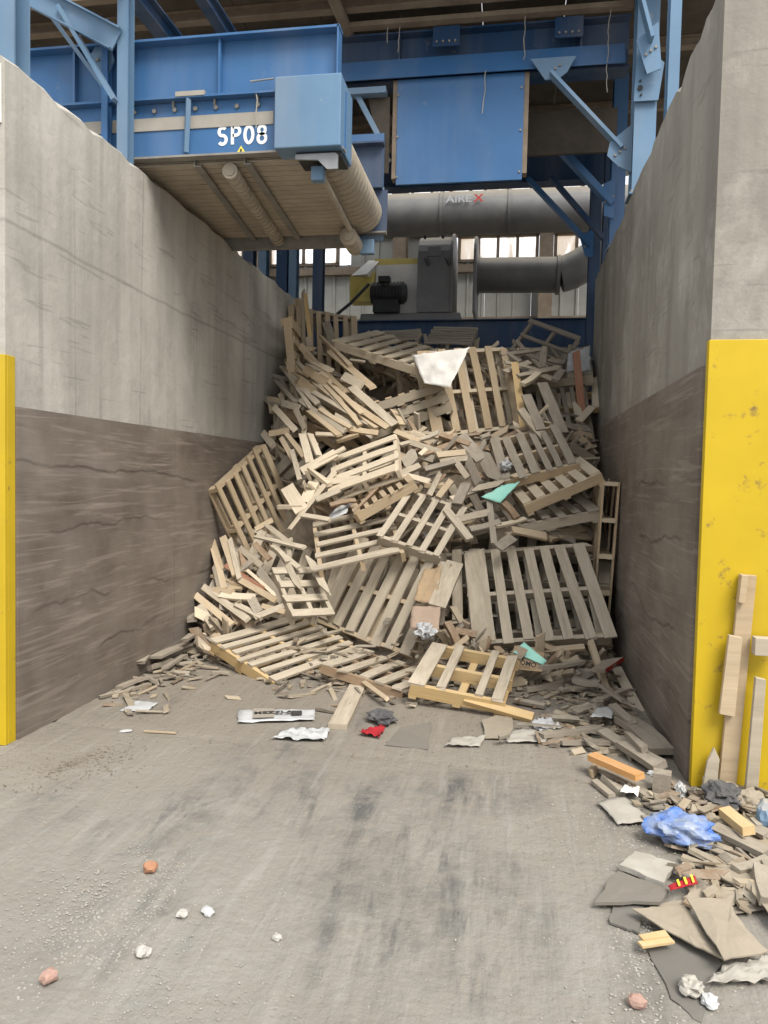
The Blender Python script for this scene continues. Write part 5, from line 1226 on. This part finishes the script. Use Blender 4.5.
def card(name, pts, t, mat, label, cat, warp=.012, seed=0, group=None):
    """stiff torn board: polygon with uneven edge, warped, thickened"""
    r = random.Random(seed); ring = []
    for i, p in enumerate(pts):
        a, b = Vector(p), Vector(pts[(i+1) % len(pts)])
        for k in range(5): q = a.lerp(b, k/5); ring.append(q+Vector((r.uniform(-.005,.005), r.uniform(-.005,.005), warp*noise.noise((q.x*4+seed, q.y*4, 0))*2)))
    c = sum(ring, Vector())/len(ring); n = len(ring); ins = [c.lerp(p, .5) for p in ring]
    for p in ins: p.z = c.z + warp*noise.noise((p.x*5+seed, p.y*5, 1))*1.2
    vs = ring+ins+[c]; m = len(vs); vs += [p-Vector((0,0,t)) for p in vs]; fs = []
    for i in range(n):
        j = (i+1) % n
        for f in ((i, j, n+j, n+i), (n+i, n+j, 2*n)): fs += [f, tuple(m+k for k in reversed(f))]
        fs.append((j, i, m+i, m+j))
    lo = min(v.z for v in vs)
    if lo < .002: vs = [v+Vector((0,0,.002-lo)) for v in vs]
    o = MB().add(vs, fs).build(name, mat); return tag(o, label, cat, group)
def lump(name, p, size, mat, label, cat, sub=2, rough=.35, seed=0, group=None, sink=.0, cuts=2.2):
    bm = bmesh.new(); bmesh.ops.create_icosphere(bm, subdivisions=sub, radius=1)
    for v in bm.verts:
        d = v.co.normalized(); k = 1+rough*noise.noise((d.x*cuts+seed*3.1, d.y*cuts, d.z*cuts))+rough*.35*noise.noise((d.x*4+seed, d.y*4, d.z*4))
        v.co = Vector((d.x*k*size[0]/2, d.y*k*size[1]/2, d.z*k*size[2]/2))
    lo = min(v.co.z for v in bm.verts)
    for v in bm.verts: v.co.z -= lo
    me = bpy.data.meshes.new(name); bm.to_mesh(me); bm.free()
    o = link(name, me, mat, None, Vector(p)-Vector((0,0,sink)), (0,0,seed)); return tag(o, label, cat, group)
I = ITEMS
card('cardboard_sheet', I['mat'], .004, M['mat'], 'dark grey rubber sheet lying flat at the bottom right', 'sheet', .002, 1)
card('flat_sheet', I['slab_dark'], .008, M['mat'], 'small dark panel under the dust coated grey slab', 'panel', .003, 2)
card('flat_sheet', I['slab_grey'], .012, M['slab'], 'dust coated grey slab beside the white flattened package', 'panel', .006, 3)
card('cardboard_sheet', I['card7'], .004, M['card'], 'cardboard half hidden beneath the two largest pieces', 'cardboard', .008, 4)
card('cardboard_sheet', I['card4'], .005, M['card'], 'cardboard flap behind the largest cardboard piece', 'cardboard', .012, 5)
card('cardboard_sheet', I['card1'], .005, M['card'], 'pointed cardboard piece left of the largest one', 'cardboard', .012, 6)
card('cardboard_sheet', I['card2'], .005, M['card'], 'largest torn cardboard piece at the lower right', 'cardboard', .012, 7)
card('cardboard_sheet', I['card3'], .005, M['card'], 'cardboard rectangle right of the red wrapper', 'cardboard', .010, 8)
card('cardboard_sheet', I['card5'], .005, M['card'], 'cardboard piece cut off by the right picture edge', 'cardboard', .015, 9)
card('cardboard_sheet', I['card6'], .005, M['card'], 'torn cardboard behind the blue plastic bag', 'cardboard', .015, 10)
card('cardboard_sheet', I['flatcard'], .003, M['slab'], 'flat dusty card on the floor right of the red cloth', 'cardboard', .002, 11)
card('cardboard_sheet', I['flatcard2'], .004, M['card'], 'dusty card on the floor left of the newspaper', 'cardboard', .006, 12)
sheet('paper_sheet', I['paper_sheet'], .003, M['paper_b'], 'grey paper sheet with white margin by the right wall', 'paper', .006, 8, 1, curl=-.01)
pk = card('flattened_package', I['package'], .022, M['paper_b'], 'flattened white package behind the grey slab', 'package', .006, 13)
sheet('snack_wrapper', I['wrapper'], .003, M['redcloth'], 'red and yellow striped wrapper beside the white package', 'wrapper', .003, 6, 2)
q = [Vector(p) for p in I['wrapper']]
wo = C.objects['snack_wrapper']
for u in (.3, .55, .8):
    a = q[0].lerp(q[1], u); b = q[3].lerp(q[2], u); n = (q[1]-q[0]).normalized()*.012; h = Vector((0,0,.012))
    MB().poly([a+h*.5, a+n+h*.5, b+n+h*.5, b+h*.5], (0,0,.003)).build('stripe', M['sticker'], wo)
sheet('plastic_sheet', I['whiteplastic'], .002, M['paper_b'], 'crumpled white plastic at the lower right edge', 'plastic', .025, 12, 3)
sheet('plastic_film', I['film_grey'], .002, M['film'], 'folded grey film on the floor near the left liner', 'plastic', .006, 8, 4)
tb = sheet('printed_plastic_bag', I['textbag'], .003, M['film'], 'flattened printed plastic bag on the floor before the left pallet', 'bag', .008, 10, 5)
q = [Vector(p) for p in I['textbag']]
def on_quad(u, v, h): return q[1].lerp(q[2], u).lerp(q[0].lerp(q[3], u), v)+Vector((0,0,h))
for u0, u1, v0, v1, mt_ in ((.20,.47,.12,.88,'darkband'), (.69,.83,.35,.72,'print')):
    mm = M['greysteel'] if mt_ == 'darkband' else M['print']
    MB().poly([on_quad(u0,v1,.012), on_quad(u1,v1,.012), on_quad(u1,v0,.012), on_quad(u0,v0,.012)], (0,0,.002)).build('printed_label', mm, tb)
def flat_text(body, size, p, rz, mat, parent):
    o = text(body, size, p, mat, None, 'lettering', .002); o.rotation_euler = (0, 0, rz)
    if parent: o.parent = parent; o.location = Vector(p)-parent.location
    return o
d = q[3]-q[0]; rz = math.atan2(d.y, d.x)
flat_text('MEZZLA', .068, on_quad(.21,.62,.016), rz, M['print'], tb)
sheet('torn_plastic', I['tornwhite'], .002, M['plastic'], 'torn white plastic scraps in front of the printed bag', 'plastic', .022, 14, 6)
sheet('red_cloth', I['redcloth'], .004, M['redcloth'], 'small red rag on the floor', 'rag', .022, 8, 7)
lump('grey_rag', (I['darkrag'][0][0]+.10, I['darkrag'][0][1]+.02, .002), (.22,.16,.07), M['darkrag'], 'dark charcoal rag on the floor behind the red one', 'rag', 3, .5, 2)
sheet('torn_plastic', I['white2'], .002, M['paper_b'], 'small white scrap on the floor in front of the yellow stringer pallet', 'plastic', .015, 8, 8)
sheet('newspaper', I['news'], .004, M['paper_b'], 'crumpled striped newspaper at the foot of the heap on the right', 'newspaper', .012, 10, 9)
sheet('foil_bag', I['foil'], .003, M['film'], 'crumpled clear bag behind the newspaper', 'bag', .03, 12, 10)
sheet('torn_plastic', I['wrap2'], .002, M['plastic'], 'white scrap on the debris near the leaning stick', 'plastic', .015, 8, 11)
sheet('torn_plastic', I['wrap3'], .002, M['paper'], 'crumpled white tissue near the grey paper sheet', 'paper', .02, 8, 12)
sheet('white_sheet', I['paper_white'], .004, M['paper'], 'large white sheet hanging over the upright pallet at the top', 'sheet', .02, 14, 13)
sheet('turquoise_folder', I['teal'], .005, M['teal'], 'turquoise dusty sheet left of the shelf like pallet', 'paper', .012, 8, 14)
cb = empty('carton', I['cartonface'][3], 'brown printed carton under the green sheet at the heap foot', 'box')
fq = [Vector(p) for p in I['cartonface']]
MB().poly(fq, (.02,.16,.02)).build('carton_body', M['kraft'], cb, .004)
tq = text('TOMO', .05, fq[3]+(fq[2]-fq[3])*.12+Vector((0,-.012,.05)), M['print'], cb, bold=.001)
tq.rotation_euler = (PI/2-.2, .12, math.atan2(fq[2].y-fq[3].y, fq[2].x-fq[3].x))
bq = lambda u, v: fq[3].lerp(fq[2], u).lerp(fq[0].lerp(fq[1], u), v)+Vector((0,-.006,0))
MB().poly([bq(.15,.66), bq(.38,.66), bq(.38,.95), bq(.15,.95)], (0,.003,0)).build('printed_mark', M['print'], cb)
MB().poly([bq(.01,.60), bq(.98,.60), bq(.98,.66), bq(.01,.66)], (0,.003,0)).build('printed_band', M['card_pink'], cb)
gs = sheet('green_sheet', I['green'], .004, M['teal'], 'pale green leaflet lying over the brown carton', 'paper', .004, 6, 15)
sheet('white_sheet', I['whitesheet'], .003, M['plastic'], 'bluish white plastic sheet in the left middle of the heap', 'plastic', .02, 8, 16)
sheet('kraft_bag', I['brownbag'], .004, M['kraft'], 'brown paper bag hanging beside the wide leaning plank', 'bag', .03, 10, 17)
sheet('cardboard_sheet', I['pinkcard'], .004, M['card_pink'], 'pinkish cardboard square right of the large tilted pallet', 'cardboard', .012, 8, 18)
sheet('plastic_film', I['film'], .002, M['film'], 'cloudy plastic film at the upper right by the wall', 'plastic', .04, 12, 19)
card('red_edged_board', I['redboard'], .03, M['card'], 'pale board with a red edge by the right wall', 'board', .004, 21)
q = [Vector(p) for p in I['redboard']]; ro = C.objects['red_edged_board']
MB().poly([q[3]+Vector((0,-.006,-.03)), q[2]+Vector((0,-.006,-.03)), q[2]+Vector((0,-.006,.004)), q[3]+Vector((0,-.006,.004))], (0,.004,0)).build('red_edge', M['red'], ro)
P = lambda k: Vector(I[k][0])
lump('blue_plastic_bag', P('bag'), (.27,.20,.13), M['bluebag'], 'crumpled blue and clear plastic bag in the right foreground', 'bag', 4, .38, 3)
lump('crushed_cup', P('cup1'), (.075,.07,.05), M['paper_b'], 'crumpled grey white cup at the bottom right', 'cup', 3, .5, 4)
lump('foam_scrap', P('cup2'), (.055,.05,.035), M['plastic'], 'small white foam scrap at the bottom right beside the crumpled cup', 'scrap', 3, .4, 5)
lump('stone_chip', P('pink'), (.06,.05,.04), M['pinkstone'], 'pale pink stone near the bottom right on the grit line', 'stone', 2, .35, 6)
lump('brick_fragment', P('brick1'), (.06,.05,.045), M['brick'], 'orange brick fragment on the floor, farther of two', 'brick', 2, .5, 7)
lump('brick_fragment', P('brick2'), (.055,.05,.045), M['pinkstone'], 'pink brick fragment on the floor at the lower left', 'brick', 2, .5, 8)
lump('stone_shard', P('shard1'), (.05,.04,.028), M['plastic'], 'white and blue shard on the front floor', 'stone', 2, .6, 9)
lump('stone_shard', P('shard2'), (.045,.04,.028), M['shard'], 'white shard left of the bluish one', 'stone', 2, .6, 10)
lump('stone_shard', P('shard3'), (.06,.05,.028), M['shard'], 'flat pale shard between the two brick fragments', 'stone', 2, .6, 11)
lump('stone_shard', P('shard4'), (.035,.03,.022), M['shard'], 'small white shard near the middle of the front floor', 'stone', 2, .6, 12)
lump('foam_scrap', P('bit'), (.075,.04,.015), M['plastic'], 'small white oval scrap near the left liner', 'scrap', 3, .15, 13)
lump('dark_plastic', P('darkpl'), (.26,.16,.09), M['darkrag'], 'crumpled black plastic at the foot of the yellow plate', 'plastic', 4, .55, 14)
lump('blue_container', P('ltblue'), (.10,.16,.16), M['blue_pale'], 'light blue container cut off by the right picture edge', 'container', 3, .2, 15)
lump('rag', P('rag2'), (.16,.12,.08), M['card'], 'tan rag at the foot of the pine planks', 'rag', 3, .5, 16)
lump('crumpled_paper', P('wp2'), (.08,.05,.07), M['plastic'], 'crumpled white tissue beside the right liner foot', 'paper', 3, .6, 17)
lump('crumpled_paper', P('wp1')+Vector((0,0,.05)), (.09,.05,.03), M['plastic'], 'white strip on the block by the right liner', 'paper', 3, .5, 18)
lump('crumpled_paper', P('wp3'), (.08,.06,.09), M['paper'], 'white paper ball at the foot of the yellow plate', 'paper', 3, .55, 19)
lump('crumpled_paper', P('ply'), (.11,.08,.02), M['plastic'], 'flat white scrap in front of the right liner end', 'paper', 3, .4, 20)
lump('crumpled_paper', P('crumple'), (.22,.14,.12), M['film'], 'dusty grey crumpled paper above the yellow stringer pallet', 'paper', 4, .6, 21)
lump('crumpled_paper', P('wp4'), (.07,.05,.10), M['plastic'], 'white crumpled scrap on the diagonal slat pallet', 'paper', 3, .6, 22)
lump('crumpled_paper', P('wp5'), (.12,.10,.10), M['film'], 'clear crumpled plastic left of the shelf like pallet', 'plastic', 3, .6, 23)
a, b = (Vector(p) for p in I['stickfloor']); o = MB().bar(a, b, .012, .008).build('thin_stick', M['tan']); tag(o, 'thin tan stick lying on the floor near the left liner', 'stick')
# hanging dust strings
for i, (x, y, z0, z1) in enumerate(((-.34,7.415,5.12,5.50), (.02,7.43,5.62,5.985), (.80,7.43,5.25,5.985), (-1.18,7.43,5.75,5.985), (-1.93,5.44,4.2,4.405), (-1.30,7.43,5.85,5.985))):
    mb = MB(); p = Vector((x,y,z1)); pts = [p]
    while p.z > z0: p = p+Vector((rng.uniform(-.012,.012), 0, -.05)); pts.append(p)
    mb.tube(pts, .005, 5); o = mb.build('dust_string', M['stripe'])
    tag(o, 'pale dusty string hanging '+('in front of the hanging blue panel', 'under the ledger above the hanging panel', 'beside the right column node plate', 'under the ledger left of the hanging panel', 'on the conveyor side above its lettering', 'leftmost under the dusty ledger')[i], 'string', 'dust strings')
# grit
def grit(name, fn, n, mat, label):
    vs = []; fs = []; r = random.Random(name)
    for i in range(n):
        x, y, s = fn(r); k = len(vs); c = Vector((x, y, s*.25))
        for d in ((1,0,0),(0,1,0),(-1,0,0),(0,-1,0),(0,0,1)): vs.append(c+Vector((d[0]*s*r.uniform(.5,1), d[1]*s*r.uniform(.5,1), d[2]*s*r.uniform(.3,.8))))
        fs += [(k,k+1,k+4), (k+1,k+2,k+4), (k+2,k+3,k+4), (k+3,k,k+4)]
    me = bpy.data.meshes.new(name); me.from_pydata(vs, [], fs); o = link(name, me, mat); tag(o, label, 'grit', None, 'stuff')
def g1(r):
    t = r.random()
    if t < .28: return r.gauss(-1.40,.16), r.gauss(2.45,.2), r.uniform(.002,.008)
    if t < .40: return r.gauss(-1.05,.25), r.gauss(2.05,.15), r.uniform(.002,.006)
    if t < .58:
        y = r.uniform(2.1, 4.2); return r.gauss(.42+.09*(y-2), .06), y, r.uniform(.002,.009)
    if t < .72: return min(r.gauss(.9,.35), 1.9), r.uniform(2.2,4.0), r.uniform(.003,.010)
    return r.uniform(-2.7,1.2), r.uniform(1.9,5.4), r.uniform(.0015,.006)
grit('floor_grit', g1, 5500, M['grit'], 'pale dust crumbs and grit scattered over the floor')
def g2(r):
    if r.random() < .55: return max(-2.75, r.gauss(-2.42,.2)), r.gauss(3.7,.16), r.uniform(.003,.009)
    return r.uniform(-2.75,.9), r.uniform(3.9,5.9), r.uniform(.002,.009)
grit('wood_crumbs', g2, 2200, M['gritdark'], 'dark wood crumbs on the floor by the left liner end')
